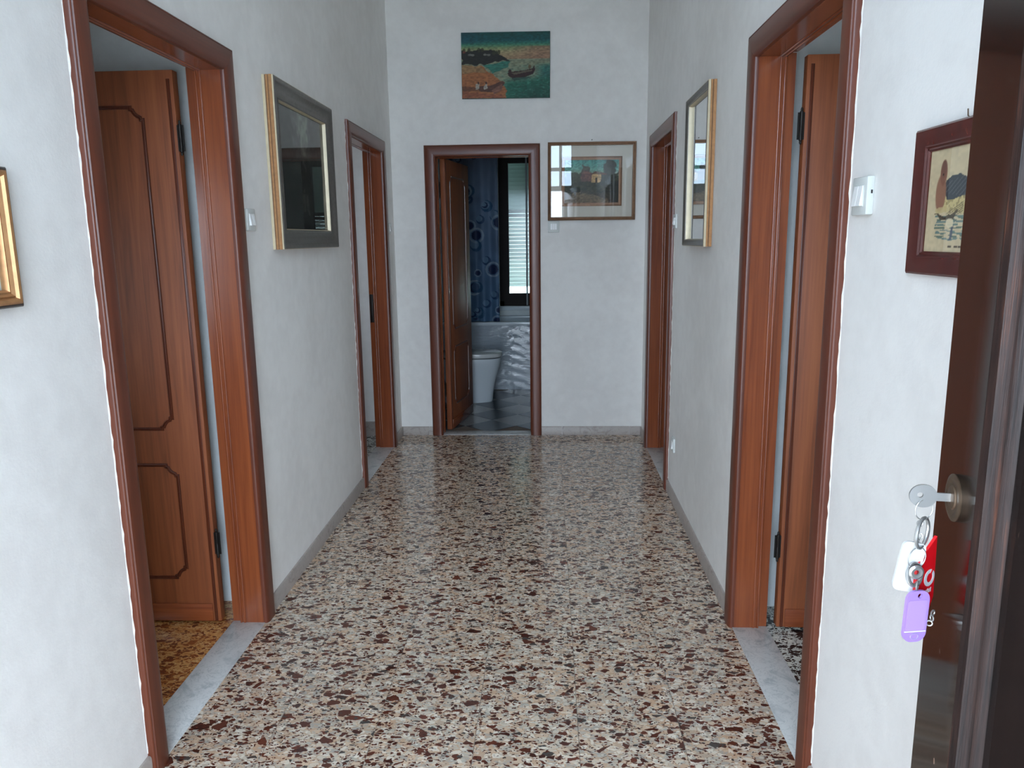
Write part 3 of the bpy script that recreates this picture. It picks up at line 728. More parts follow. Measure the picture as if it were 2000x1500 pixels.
for x in (0.185, 0.275): c.poly([(x - 0.022, 0.87), (x - 0.018, 0.79), (x + 0.012, 0.785), (x + 0.02, 0.86)], (206, 190, 176), 0.9, 0.02, 16); c.blob(x + 0.005, 0.77, 0.012, 0.02, (70, 40, 30))
c.poly([(0, 0.9), (0.2, 0.92), (0.46, 0.95), (0.47, 1), (0, 1)], (170, 92, 62), 0.8, 0.03, 17); c.grain(0.35, 44, 70, 18); c.c *= np.array([0.80, 0.84, 0.84])
c.mesh('painted_canvas', SW - 0.003, SH - 0.003, PAINT, sea, 0.0202)

# glazed landscape on the end wall
lan = empty('landscape_picture'); lan.matrix_world = wall_matrix('E', 0.4815, 1.913) @ Matrix.Rotation(0.004, 4, 'Y')
tag(lan, 'thin gilt framed landscape with houses under glass beside the bathroom doorway', 'picture')
w, h = 0.640, 0.555
P = [(0, 0.001), (0, 0.020), (0.004, 0.024), (0.009, 0.022), (0.012, 0.019), (0.016, 0.021), (0.021, 0.019), (0.024, 0.012)]
frame_ring(MB(), w, h, close(P, 0.001)).build('frame', M['gold_brown'], lan)
part('mat_board', plain('grey_mount_board', srgb(222, 218, 206), 0.8), lan, (-w / 2 + 0.02, w / 2 - 0.02, 0.001, 0.005, -h / 2 + 0.02, h / 2 - 0.02))
iw, ih = 0.442, 0.352
frame_ring(MB(), iw, ih, close([(0, 0.005), (0, 0.008), (0.006, 0.010), (0.014, 0.009), (0.024, 0.007)], 0.005)).build('inner_slip', M['gold_brown'], lan)
c = Canvas(110, 88, (60, 70, 60))
c.grad([(0, (70, 150, 142)), (0.22, (110, 170, 156)), (0.34, (120, 140, 116)), (0.5, (64, 70, 52)), (0.75, (66, 66, 54)), (1, (76, 64, 52))])
c.poly([(0, 0.35), (0.25, 0.3), (0.5, 0.32), (1, 0.3), (1, 0.75), (0, 0.7)], (62, 66, 50), 0.9, 0.1, 2)
c.blob(0.84, 0.2, 0.13, 0.22, (44, 54, 40), 1, 0.6, 4); c.blob(0.78, 0.42, 0.18, 0.18, (48, 56, 42), 1, 0.6, 5); c.blob(0.38, 0.28, 0.1, 0.16, (84, 78, 70), 0.9, 0.7, 6)
c.poly([(0.3, 0.3), (0.44, 0.27), (0.52, 0.33), (0.5, 0.52), (0.3, 0.52)], (120, 84, 78), 0.9, 0.05, 7)
c.poly([(0.5, 0.36), (0.57, 0.3), (0.68, 0.33), (0.68, 0.52), (0.5, 0.54)], (206, 170, 118), 1, 0.02, 8)
c.poly([(0.47, 0.36), (0.57, 0.27), (0.78, 0.33), (0.78, 0.36), (0.57, 0.33)], (96, 58, 40), 0.95); c.poly([(0.57, 0.42), (0.61, 0.42), (0.61, 0.54), (0.57, 0.54)], (60, 44, 34), 1)
c.poly([(0, 0.95), (0.2, 0.75), (0.45, 0.78), (0.8, 0.93), (0.85, 1), (0, 1)], (128, 112, 90), 0.85, 0.06, 9)
c.lay((c.nz(24, 30, 10) > 0.55) * (c.y > 0.5) * (c.y < 0.8), (36, 44, 36), 0.6); c.lay(np.clip((c.x - .78) * 6, 0, 1) * (c.y > .5), (30, 36, 32), 0.8); c.grain(0.4, 40, 40, 11)
c.mesh('painting', iw - 0.044, ih - 0.044, PAINT, lan, 0.0058)
q = MB(); q.add([(-w / 2 + 0.022, 0.0128, -h / 2 + 0.022), (w / 2 - 0.022, 0.0128, -h / 2 + 0.022), (w / 2 - 0.022, 0.0128, h / 2 - 0.022), (-w / 2 + 0.022, 0.0128, h / 2 - 0.022)], [(3, 2, 1, 0)])
q.build('glass', M['glass'], lan, fix=False)
MB().tube([(0.0, 0.0, h / 2 + 0.014), (0, 0.012, h / 2 + 0.016)], 0.003, 8).build('nail', M['hinge'], lan)

# dark painting on the left wall
dp = empty('dark_painting'); w, h = 0.85, 0.694; dp.matrix_world = wall_matrix('L', 3.20 + w / 2, 1.823)
tag(dp, 'large dark woodland painting in a pewter frame with striped gilt edge, left wall', 'painting')
frame_ring(MB(), w, h, close([(0, 0.001), (0, 0.046), (0.006, 0.050), (0.016, 0.049), (0.024, 0.043), (0.050, 0.036), (0.072, 0.033), (0.078, 0.036), (0.082, 0.034)], 0.02)).build('frame', M['pewter'], dp)
for k, (y0, y1, mt) in enumerate(((0.001, 0.012, 'gold_pale'), (0.012, 0.0165, 'gold_brown'), (0.0165, 0.024, 'gold'), (0.024, 0.028, 'gold_brown'), (0.028, 0.041, 'gold'), (0.041, 0.047, 'gold_pale'))):
    e = 0.0035 if k % 2 == 0 else 0.0018
    frame_ring(MB(), w + 2 * e, h + 2 * e * 0.2, [(0, y0), (0.0006, y0 - 0.0), (0.0006 + e, y0), (e, y1), (0.001, y1), (0, y1 - 0.001)]).build('edge_band', M[mt], dp)
frame_ring(MB(), w - 0.16, h - 0.16, close([(0, 0.034), (0.002, 0.034), (0.005, 0.026), (0.007, 0.018)], 0.016)).build('gilt_fillet', M['gold_pale'], dp)
c = Canvas(90, 80, (34, 36, 32)); c.grad([(0, (70, 76, 70)), (0.3, (60, 66, 60)), (0.45, (32, 34, 30)), (1, (22, 24, 22))])  # lighter upper part: end wall's reflection in the glass painted into the canvas
c.poly([(0.36, 0.0), (0.68, 0.0), (0.62, 0.3), (0.55, 0.42), (0.48, 0.3)], (112, 120, 104), 0.75, 0.12, 3)
c.blob(0.2, 0.25, 0.16, 0.4, (34, 38, 32), 0.9, 0.7, 4); c.blob(0.82, 0.3, 0.18, 0.4, (36, 38, 34), 0.9, 0.7, 5); c.poly([(0.45, 0.3), (0.6, 0.3), (0.53, 0.5)], (84, 86, 78), 0.7, 0.1, 6)
c.poly([(0.42, 0.86), (0.5, 0.62), (0.54, 0.72), (0.6, 0.84)], (78, 80, 74), 0.7, 0.1, 7); c.grain(0.7, 30, 30, 8)
c.mesh('painted_canvas', w - 0.15, h - 0.15, PAINT, dp, 0.0175)
a_, b_ = w / 2 - 0.09, h / 2 - 0.09
MB().add([(-a_, 0.019, -b_), (a_, 0.019, -b_), (a_, 0.019, b_), (-a_, 0.019, b_)], [(3, 2, 1, 0)]).build('glass', M['glass'], dp, fix=False)

# gilt mirror on the right wall (far end on the viewer's left)
gm = empty('wall_mirror'); w, h = 0.54, 0.705; gm.matrix_world = wall_matrix('R', 3.45 + w / 2, 1.812)
tag(gm, 'gilt framed mirror on the right wall reflecting the end wall', 'mirror')
frame_ring(MB(), w, h, close([(0.004, 0.001), (0.004, 0.034), (0.008, 0.038), (0.015, 0.037), (0.022, 0.033), (0.034, 0.030)], 0.014)).build('frame', M['pewter'], gm)
for k, (y0, y1, mt, e) in enumerate(((0.001, 0.014, 'gold', 0.005), (0.014, 0.018, 'gold_brown', 0.003), (0.018, 0.026, 'gold', 0.0042), (0.026, 0.036, 'gold_pale', 0.0025))):
    frame_ring(MB(), w - 0.008 + 2 * e, h - 0.008 + 0.002, [(0, y0), (e, y0), (e, y1), (0.001, y1), (0, y1 - 0.001)]).build('edge_band', M[mt], gm)
frame_ring(MB(), w - 0.062, h - 0.062, close([(0, 0.031), (0.002, 0.030), (0.004, 0.022), (0.0055, 0.014)], 0.012)).build('gilt_fillet', M['gold_pale'], gm)
part('mirror_glass', M['mirror'], gm, (-w / 2 + 0.036, w / 2 - 0.036, 0.006, 0.0125, -h / 2 + 0.036, h / 2 - 0.036))
part('backing', M['backing'], gm, (-w / 2 + 0.01, w / 2 - 0.01, 0.001, 0.005, -h / 2 + 0.01, h / 2 - 0.01))

# bird print on the right wall, partly behind the entrance door
bp = empty('bird_print'); w, h = 0.345, 0.268; bp.matrix_world = wall_matrix('R', 1.555 - w / 2, 1.565)
tag(bp, 'bird print in a dark red wooden frame, half hidden by the entrance door', 'picture')
frame_ring(MB(), w, h, close([(0, 0.001), (0, 0.016), (0.004, 0.0195), (0.008, 0.0195), (0.030, 0.013), (0.034, 0.014), (0.037, 0.011), (0.040, 0.0115), (0.043, 0.008)], 0.003)).build('frame', M['mahogany'], bp)
c = Canvas(150, 106, (206, 190, 156)); c.grain(0.08, 30, 30, 1)
for i in range(9):                                     # water: short level strokes
    y = 0.655 + i * 0.027; x0 = 0.13 + 0.03 * ((i * 7) % 4) / 3; c.lay((np.abs(c.y - y - 0.004 * np.sin(c.x * 30 + i * 2)) < 0.0085) * (c.x > x0) * (c.x < 0.86 - 0.05 * (i % 3)) * (c.nz(16, 40, 40 + i) > 0.3), ((78, 112, 112), (70, 98, 92), (92, 122, 124))[i % 3], 0.8)
c.blob(0.5, 0.5, 0.34, 0.15, (204, 188, 136), 1, 0.15, 5)                                            # pale flank
c.lay((c.nz(50, 40, 6) > 0.66) * (np.hypot((c.x - .5) / .33, (c.y - .5) / .14) < 1), (120, 104, 70), 0.5)
c.poly([(0.225, 0.4), (0.25, 0.32), (0.32, 0.275), (0.42, 0.27), (0.55, 0.31), (0.78, 0.4), (0.7, 0.46), (0.5, 0.47), (0.34, 0.5), (0.27, 0.49)], (70, 76, 80), 1, 0.015, 4)   # folded wing
for i in range(7): c.lay((np.abs((c.y - 0.3) - (c.x - 0.28 - i * 0.055) * -0.9 - 0.06) < 0.006) * (np.hypot((c.x - .5) / .26, (c.y - .385) / .09) < 1), (142, 146, 146), 0.5)
c.blob(0.185, 0.43, 0.075, 0.2, (146, 106, 86), 1, 0.06, 3); c.blob(0.205, 0.24, 0.05, 0.13, (132, 92, 76), 1, 0.05, 9); c.blob(0.205, 0.2, 0.038, 0.09, (112, 82, 72), 0.9)
c.blob(0.2, 0.255, 0.009, 0.012, (20, 18, 18)); c.poly([(0.12, 0.58), (0.34, 0.55), (0.3, 0.62), (0.14, 0.63)], (196, 178, 130), 0.8, 0.05, 12)
c.poly([(0.1, 0.625), (0.26, 0.655), (0.34, 0.64), (0.45, 0.6), (0.44, 0.63), (0.34, 0.7), (0.24, 0.685)], (66, 60, 52), 0.85, 0.04, 7)                 # drifting branch
for i in range(5): c.lay((np.abs(c.y - 0.6 - i * 0.02 - (c.x - 0.35) * -0.5) < 0.005) * (c.x > 0.28) * (c.x < 0.5), (96, 84, 66), 0.7)
c.blob(0.335, 0.715, 0.05, 0.05, (224, 210, 176), 0.9, 0.4, 8); c.poly([(0.36, 0.76), (0.39, 0.75), (0.375, 0.87), (0.34, 0.885)], (74, 84, 104), 0.8, 0.02, 11)
for x0 in (0.34, 0.42, 0.47, 0.56): c.lay((np.abs(c.y - 0.945) < 0.007) * (c.x > x0) * (c.x < x0 + 0.05), (60, 50, 44), 0.8)
c.mesh('print', w - 0.082, h - 0.082, PRINT, bp, 0.0055)
a_, b_ = w / 2 - 0.042, h / 2 - 0.042
MB().add([(-a_, 0.0082, -b_), (a_, 0.0082, -b_), (a_, 0.0082, b_), (-a_, 0.0082, b_)], [(3, 2, 1, 0)]).build('glass', M['glass'], bp, fix=False)
MB().tube([(0.0, 0.003, h / 2 + 0.022), (0.0, 0.003, h / 2 + 0.004), (0, 0.008, h / 2 - 0.002), (0, 0.013, h / 2 + 0.003), (0, 0.014, h / 2 + 0.014)], 0.0012, 8).build('hook', M['brass_old'], bp)

# gilt framed print cut by the left edge of the photograph
lp = empty('framed_print'); w, h = 0.37, 0.289; lp.matrix_world = wall_matrix('L', 1.592 - w / 2, 1.5225)
tag(lp, 'gilt framed pale print on the left wall before the near left doorway', 'picture')
frame_ring(MB(), w, h, close([(0, 0.001), (0, 0.022), (0.003, 0.026), (0.007, 0.028)], 0.001)).build('dark_edge', plain('dark_frame_edge', srgb(74, 66, 60), 0.4, 0.3), lp)
frame_ring(MB(), w - 0.012, h - 0.012, close([(0, 0.027), (0.005, 0.031), (0.011, 0.0295), (0.015, 0.023), (0.018, 0.025), (0.023, 0.020), (0.027, 0.021), (0.031, 0.014)], 0.001)).build('frame', M['gold'], lp)
c = Canvas(60, 46, (214, 220, 206)); c.blob(0.45, 0.5, 0.3, 0.3, (150, 160, 140), 0.8, 0.7, 2); c.grain(0.1, 20, 20, 3)
c.mesh('print', w - 0.07, h - 0.07, PRINT, lp, 0.006)
a_, b_ = w / 2 - 0.035, h / 2 - 0.035
MB().add([(-a_, 0.0142, -b_), (a_, 0.0142, -b_), (a_, 0.0142, b_), (-a_, 0.0142, b_)], [(3, 2, 1, 0)]).build('glass', M['glass'], lp, fix=False)

# ------------------------------------------------------------------ bathroom
BY = 8.3; by0 = D + TE
struct(part('wall_bathroom_left', M['room_wall'], None, (-1.05, -0.95, by0, BY, 0, 2.9)), 'left wall of the bathroom behind the toilet', 'wall')
struct(part('wall_bathroom_right', M['room_wall'], None, (0.95, 1.05, by0, BY, 0, 2.9)), 'right wall of the bathroom', 'wall')
WX0, WX1, WZ0, WZ1 = -0.36, 0.52, 0.79, 2.42
m = MB(); m.box(-1.05, WX0, BY, BY + 0.25, 0, 2.9).box(WX1, 1.05, BY, BY + 0.25, 0, 2.9).box(WX0, WX1, BY, BY + 0.25, 0, WZ0).box(WX0, WX1, BY, BY + 0.25, WZ1, 2.9)
struct(m.build('wall_bathroom_far', M['room_wall']), 'far wall of the bathroom around its window', 'wall')
struct(part('ceiling_bathroom', M['ceil'], None, (-1.05, 1.05, by0, BY, 2.9, 3.0)), 'ceiling of the bathroom', 'ceiling')
bf = struct(empty('floor_bathroom'), 'dark and grey diamond tiled bathroom floor', 'floor')
part('floor_bed', M['grout'], bf, (-0.95, 0.95, by0, BY, -0.05, -0.002))
M['tile_dark'] = plain('slate_floor_tile', srgb(58, 68, 74), 0.22, var=0.25); M['tile_grey'] = plain('grey_floor_tile', srgb(140, 142, 142), 0.22, var=0.15)
dg = 0.207; ox, oy = at(958, 831.5, 2, 0).x, at(958, 831.5, 2, 0).y
dm = {}
for k, mt in ((0, 'tile_dark'), (1, 'tile_grey')):
    g = 0.002; r_ = dg - g; b = 0.0015
    o = [(r_, 0, -0.01), (0, r_, -0.01), (-r_, 0, -0.01), (0, -r_, -0.01)]
    vs = o + [(x, y, -b) for x, y, z in o] + [(x * (1 - b / r_), y * (1 - b / r_), 0) for x, y, z in o]
    fs = [(i, (i + 1) % 4, 4 + (i + 1) % 4, 4 + i) for i in range(4)] + [(4 + i, 4 + (i + 1) % 4, 8 + (i + 1) % 4, 8 + i) for i in range(4)] + [(8, 9, 10, 11), (3, 2, 1, 0)]
    me = bpy.data.meshes.new('floor_tile'); me.from_pydata(vs, [], fs); me.materials.append(M[mt]); dm[k] = me
for i in range(-14, 15):
    for j in range(-14, 15):
        X, Y = ox + i * dg, oy + j * dg
        if (i + j) % 2 or X - dg < -0.949 - dg or X + dg > 0.949 + dg or Y - dg < by0 - dg * 1.01 or Y > 7.65: continue
        ob = bpy.data.objects.new('floor_tile', dm[j % 2]); COL.objects.link(ob); ob.parent = bf; ob.location = (X, Y, 0)

# bathtub along the far wall with film-wrapped panel
M['enamel'] = plain('white_enamel', srgb(206, 214, 220), 0.18)
tub = empty('bathtub', (0, 7.62, 0)); tag(tub, 'white bathtub under the bathroom window, its panel wrapped in clear film', 'bathtub')
part('panel', plain('tub_panel', srgb(190, 200, 208), 0.4), tub, (-0.945, 0.945, 0, 0.03, 0, 0.655))
part('rim', M['enamel'], tub, (-0.945, 0.945, -0.012, 0.07, 0.655, 0.69), bev=0.008)
part('rim', M['enamel'], tub, (-0.945, 0.945, 0.60, 0.675, 0.655, 0.69), bev=0.008)
part('basin', M['enamel'], tub, (-0.9, 0.9, 0.06, 0.62, 0.2, 0.24), (-0.9, 0.9, 0.05, 0.07, 0.2, 0.66), (-0.9, 0.9, 0.6, 0.62, 0.2, 0.66))
def film():
    t = NT('crinkled_clear_film'); co = t.coord('Object', (16, 1, 60)); n1 = t.noise(co, 1.0, 4, 0.65, 1.5); n2 = t.noise(t.coord('Object', (46, 1, 130)), 1.0, 3, 0.6, 0.8)
    t.set('Base Color', srgb(196, 206, 216)); t.set('Roughness', 0.07); t.set('Specular IOR Level', 0.8); t.set('Coat Weight', 0.6); t.set('Coat Roughness', 0.04)
    t.bump(t.math('ADD', n1.outputs[0], t.math('MULTIPLY', n2.outputs[0], 0.4)), 1.0, 0.022); return t.m
fm = MB(); nx, nzz = 120, 90; vs = []; fs = []
for j in range(nzz + 1):
    for i in range(nx + 1):
        x = -0.94 + 1.88 * i / nx; z = 0.004 + 0.648 * j / nzz
        vs.append((x, -0.006 - 0.0012 * math.sin(z * 70 + 5 * math.sin(x * 7)) * math.sin(x * 11 + 2 * z) - 0.0012 * random.random(), z))
for j in range(nzz):
    for i in range(nx): a = j * (nx + 1) + i; fs.append((a, a + 1, a + nx + 2, a + nx + 1))
fm.add(vs, fs, True).build('protective_film', film(), tub, fix=False)
# toilet, its back to the left wall
wc = empty('toilet', (-0.56, 7.07, 0)); tag(wc, 'white back-to-wall toilet with closed lid in the bathroom', 'toilet')
def ring(x_front, x_back, hw, z, n=28, p=2.6):
    pts = []
    for k in range(n):
        a = 2 * PI * k / n; cxx, sy = math.cos(a), math.sin(a)
        ex_ = abs(cxx) ** (2 / p) * (1 if cxx >= 0 else -1); ey_ = abs(sy) ** (2 / p) * (1 if sy >= 0 else -1)
        mid = (x_front + x_back) / 2; pts.append((mid + ex_ * (x_front - x_back) / 2, ey_ * hw, z))
    return pts
def loft(mb, rings):
    n = len(rings[0]); vs = [p for r in rings for p in r]
    fs = [(i * n + k, i * n + (k + 1) % n, (i + 1) * n + (k + 1) % n, (i + 1) * n + k) for i in range(len(rings) - 1) for k in range(n)]
    mb.add(vs, fs, True); mb.add(vs, [tuple(range(n))[::-1], tuple(range(len(vs) - n, len(vs)))]); return mb
loft(MB(), [ring(0.19, -0.385, 0.105, 0.0), ring(0.195, -0.385, 0.108, 0.01), ring(0.205, -0.385, 0.112, 0.1), ring(0.225, -0.385, 0.125, 0.2), ring(0.25, -0.385, 0.145, 0.28), ring(0.272, -0.385, 0.165, 0.36), ring(0.28, -0.385, 0.172, 0.405), ring(0.28, -0.385, 0.172, 0.42)]).build('bowl', M['enamel'], wc)
loft(MB(), [ring(0.278, -0.30, 0.170, 0.421), ring(0.284, -0.30, 0.176, 0.425), ring(0.284, -0.30, 0.176, 0.432)]).build('seat', plain('seat_gap_shade', srgb(90, 94, 98), 0.4), wc)  # seat toned grey: shade between bowl and lid put into its colour
loft(MB(), [ring(0.288, -0.30, 0.178, 0.433), ring(0.29, -0.30, 0.180, 0.44), ring(0.288, -0.30, 0.178, 0.466), ring(0.270, -0.29, 0.164, 0.474)]).build('lid', plain('seat_lid_plastic', srgb(196, 198, 198), 0.2), wc)
# shower curtain
sc_ = empty('shower_curtain', (-0.60, 7.585, 0)); tag(sc_, 'blue shower curtain with dark blue rings hanging at the bathtub', 'curtain')
cw, ch = 0.56, 1.66
c = Canvas(110, 330, (92, 108, 132)); c.grad([(0, (100, 112, 134)), (0.6, (84, 106, 134)), (1, (68, 98, 128))]); c.grain(0.15, 8, 20, 2)
g = np.random.default_rng(5); ar = ch / cw
for k in range(46):
    x, y = g.random(), g.random(); r = (0.05, 0.075, 0.1)[k % 3]; d = np.hypot((c.x - x) / r, (c.y - y) * ar / r)
    colr = ((22, 40, 72), (30, 58, 90), (40, 76, 106))[k % 3]
    if k % 4 == 0: c.lay((d < 1.35) * (d > 1.05), (136, 152, 168), 0.8); c.lay((d < 0.85).astype(float), (18, 30, 62), 0.9)
    else:
        off = np.hypot((c.x - x - r * 0.25) / r, (c.y - y + r * 0.2 / ar) * ar / r); c.lay((d < 1) * (off > 0.72), colr, 0.9)
        c.lay((d < 1) * (off <= 0.72), (100, 128, 152), 0.5)
cur = c.mesh('cloth', cw, ch, vcol_mat('curtain_cloth', 0.55, 0.3), sc_, 0, lambda u, v: 0.022 * np.sin(u * 2 * np.pi * 4.2 + 0.6) * (0.5 + 0.5 * v))
cur.location = (0, 0, 0.70 + ch / 2); cur.rotation_euler = (0, 0, PI)
cur.data.flip_normals()
sd = cur.modifiers.new('thick', 'SOLIDIFY'); sd.thickness = 0.0015
MB().tube([(-0.345, 0.0, 2.385), (1.545, 0.0, 2.385)], 0.011, 12).build('curtain_rail', M['steel'], sc_)
for i in range(7):
    x = -0.26 + i * 0.086
    MB().tube([(x, 0.016 * math.cos(a), 2.374 + 0.016 * math.sin(a)) for a in [2 * PI * k / 14 for k in range(14)]], 0.0022, 6, closed=True).build('curtain_ring', M['steel'], sc_)
# mirror the cloth's colours are on both faces; window behind
wn = struct(empty('window_1', (0, BY, 0)), 'dark framed bathroom window above the bathtub', 'window')
M['win'] = plain('dark_window_wood', srgb(26, 19, 19), 0.6, spec=0.2)
y0, y1 = 0.02, 0.09
part('frame_stile', M['win'], wn, (WX0, WX0 + 0.045, y0, y1, WZ0, WZ1)); part('frame_stile', M['win'], wn, (WX1 - 0.045, WX1, y0, y1, WZ0, WZ1))
part('frame_rail', M['win'], wn, (WX0, WX1, y0, y1, WZ0, WZ0 + 0.05)); part('frame_rail', M['win'], wn, (WX0, WX1, y0, y1, WZ1 - 0.05, WZ1))
part('sash_stile', M['win'], wn, (WX0 + 0.046, WX0 + 0.104, 0.0, 0.07, WZ0 + 0.05, WZ1 - 0.05)); part('sash_stile', M['win'], wn, (WX1 - 0.104, WX1 - 0.046, 0.0, 0.07, WZ0 + 0.05, WZ1 - 0.05))
part('sash_rail', M['win'], wn, (WX0 + 0.104, WX1 - 0.104, 0.0, 0.07, WZ0 + 0.05, WZ0 + 0.136)); part('sash_rail', M['win'], wn, (WX0 + 0.104, WX1 - 0.104, 0.0, 0.07, WZ1 - 0.13, WZ1 - 0.05))
part('pane', glass_mat('window_glass', 0.14, (0.85, 0.95, 0.92, 1), 0.03), wn, (WX0 + 0.104, WX1 - 0.104, 0.033, 0.037, WZ0 + 0.136, WZ1 - 0.13))
def slat_mat(name, col, tr):
    t = NT(name); t.set('Base Color', col); t.set('Roughness', 0.5); t.set('Transmission Weight', 0.0)
    d = t.n('ShaderNodeBsdfTranslucent'); d.inputs[0].default_value = col; mx = t.n('ShaderNodeMixShader'); mx.inputs[0].default_value = tr
    t.l(t.b.outputs[0], mx.inputs[1]); t.l(d.outputs[0], mx.inputs[2]); t.l(mx.outputs[0], t.t.nodes['Material Output'].inputs[0]); return t.m
SA, SB, SC = slat_mat('dim_lit_slat', srgb(150, 164, 156), 0.05), slat_mat('mid_lit_slat', srgb(214, 218, 212), 0.035), slat_mat('bright_lit_slat', srgb(226, 228, 222), 0.10)  # lower slats paler and more translucent: the window's brighter light put into their material
shu = empty('roller_shutter', (0, BY + 0.272, 0)); tag(shu, 'pale slatted roller shutter outside the bathroom window', 'shutter')
sh = 0.042; z = WZ1 - 0.01; k = 0
while z - sh > WZ0 + 0.17:
    up = z > 1.86; dark = 1.70 < z <= 1.86
    part('slat', SA if up else (M['win'] if dark and z < 1.83 and z > 1.74 else (SB if z > 1.3 else SC)), shu, (WX0 + 0.01, WX1 - 0.01, 0.0, 0.008, z - sh + (0.0 if up else 0.0006), z), bev=0.002)
    z -= sh; k += 1
part('shutter_guide', M['win'], shu, (WX0, WX0 + 0.02, -0.01, 0.02, WZ0 + 0.01, WZ1)); part('shutter_guide', M['win'], shu, (WX1 - 0.02, WX1, -0.01, 0.02, WZ0 + 0.01, WZ1))
sp = at(1029, 500, 1, BY - 0.02)
tag(part('shutter_strap', plain('grey_webbing', srgb(140, 146, 150), 0.7), None, (sp.x - 0.009, sp.x + 0.009, BY - 0.022, BY - 0.018, 0.80, 2.6)), 'grey shutter strap hanging in front of the bathroom window', 'strap')
struct(part('trim_1', M['enamel'], None, (WX0 - 0.05, WX1 + 0.05, BY - 0.03, BY + 0.02, WZ0 - 0.045, WZ0 - 0.001), bev=0.004), 'white sill under the bathroom window', 'sill')

# ------------------------------------------------------------------ keys hanging from the entrance lock
kb = empty('key_bunch', (E0.x, 0.74, 1.1)); tag(kb, 'key in the entrance lock with metal rings and purple, red and white tags', 'keys')
kb.location = (0, 0, 0)
lock = E0 + edir * 0.055 + Vector((0, 0, KZ)); kd = enor            # key runs out along the face normal
up = Vector((0, 0, 1))
def plate(outline, origin, ax, ay, th, hole=None):
    """flat plate from a 2D outline, thickness th about its plane, optional round hole (cx, cy, r)"""
    bm = bmesh.new(); n = ax.cross(ay).normalized()
    P3 = lambda p, o: origin + ax * p[0] + ay * p[1] + n * o
    mb = MB()
    if hole:
        cx_, cy_, r_ = hole; m_ = 32
        def outer(a):
            d = (math.cos(a), math.sin(a)); best = None; k = len(outline)
            for i in range(k):
                (x1, y1), (x2, y2) = outline[i], outline[(i + 1) % k]; ex_, ey_ = x2 - x1, y2 - y1
                den = d[0] * ey_ - d[1] * ex_
                if abs(den) < 1e-12: continue
                t_ = ((x1 - cx_) * ey_ - (y1 - cy_) * ex_) / den; u_ = ((x1 - cx_) * d[1] - (y1 - cy_) * d[0]) / den
                if t_ > 0 and -1e-6 <= u_ <= 1 + 1e-6 and (best is None or t_ < best): best = t_
            return (cx_ + d[0] * best, cy_ + d[1] * best)
        angs = sorted([2 * PI * i / m_ for i in range(m_)] + [math.atan2(y - cy_, x - cx_) % (2 * PI) for x, y in outline])
        O = [outer(a) for a in angs]; I = [(cx_ + r_ * math.cos(a), cy_ + r_ * math.sin(a)) for a in angs]; k = len(angs)
        vs = [P3(p, th / 2) for p in O] + [P3(p, th / 2) for p in I] + [P3(p, -th / 2) for p in O] + [P3(p, -th / 2) for p in I]; fs = []
        for i in range(k):
            j = (i + 1) % k
            fs += [(i, j, k + j, k + i), (2 * k + j, 2 * k + i, 3 * k + i, 3 * k + j), (i, 2 * k + i, 2 * k + j, j), (k + i, k + j, 3 * k + j, 3 * k + i)]
        mb.add(vs, fs)
    else:
        k = len(outline); vs = [P3(p, th / 2) for p in outline] + [P3(p, -th / 2) for p in outline]
        mb.add(vs, [(i, (i + 1) % k, k + (i + 1) % k, k + i) for i in range(k)] + [tuple(range(k))[::-1], tuple(range(k, 2 * k))])
    return mb
def rrect(x0, x1, y0, y1, r, n=5):
    return arc(x1 - r, y0 + r, r, -90, 0, n) + arc(x1 - r, y1 - r, r, 0, 90, n) + arc(x0 + r, y1 - r, r, 90, 180, n) + arc(x0 + r, y0 + r, r, 180, 270, n)
# key: bow and blade in the plane of the lock's slot
bow_c = 0.0275
bo = [(bow_c + 0.0128 * math.cos(a), 0.0118 * math.sin(a)) for a in [2 * PI * i / 36 for i in range(36)]]
key = plate(bo, lock, kd, up, 0.0024, (bow_c + 0.003, 0.001, 0.0028)).build('key_bow', M['steel'], kb)
bl = MB(); sd_ = kd.cross(up)
for z0, z1, t_ in ((-0.0042, -0.0022, 0.0022), (-0.0022, 0.0012, 0.0012), (0.0012, 0.0040, 0.0022)):
    vs = [lock + kd * a + up * b + sd_ * (t_ / 2 * s_) for a in (0.002, 0.0165) for b in (z0, z1) for s_ in (-1, 1)]
    bl.add(vs, [(0, 1, 3, 2), (4, 6, 7, 5), (0, 4, 5, 1), (2, 3, 7, 6), (0, 2, 6, 4), (1, 5, 7, 3)])
bl.build('key_blade', M['steel'], kb)
KY = (lock + kd * bow_c).y
vx = R2.copy(); vx.z = 0; vx.normalize()                           # sideways for a viewer in the hall
vn = Vector((-vx.y, vx.x, 0))
def ring3(u, v, y, rad, wire, tilt, name, mat='steel', turn=0.0):
    """ring hanging at the point seen at photo pixel (u, v) at depth y; tilt turns it about the vertical"""
    cc = at(u, v, 1, y); a = vx * math.cos(tilt) + vn * math.sin(tilt); b = (up * math.cos(turn) + vn * math.sin(turn)).normalized()
    return MB().tube([cc + a * (rad * math.cos(w_)) + b * (rad * math.sin(w_)) for w_ in [2 * PI * k / 36 for k in range(36)]], wire, 8, closed=True).build(name, M[mat], kb)
ring3(1805, 995, KY, 0.0105, 0.0006, 0.25, 'key_ring')
ring3(1801, 1041, KY, 0.0155, 0.0018, 0.75, 'split_ring'); ring3(1803, 1041, KY + 0.003, 0.0148, 0.0010, 0.7, 'split_ring')
ring3(1791, 1090, KY - 0.002, 0.0115, 0.0006, 0.35, 'key_ring')
ring3(1786, 1122, KY - 0.004, 0.0105, 0.0022, 0.5, 'split_ring', 'steel', 0.3)
gr = at(1790, 1118, 1, KY - 0.012)
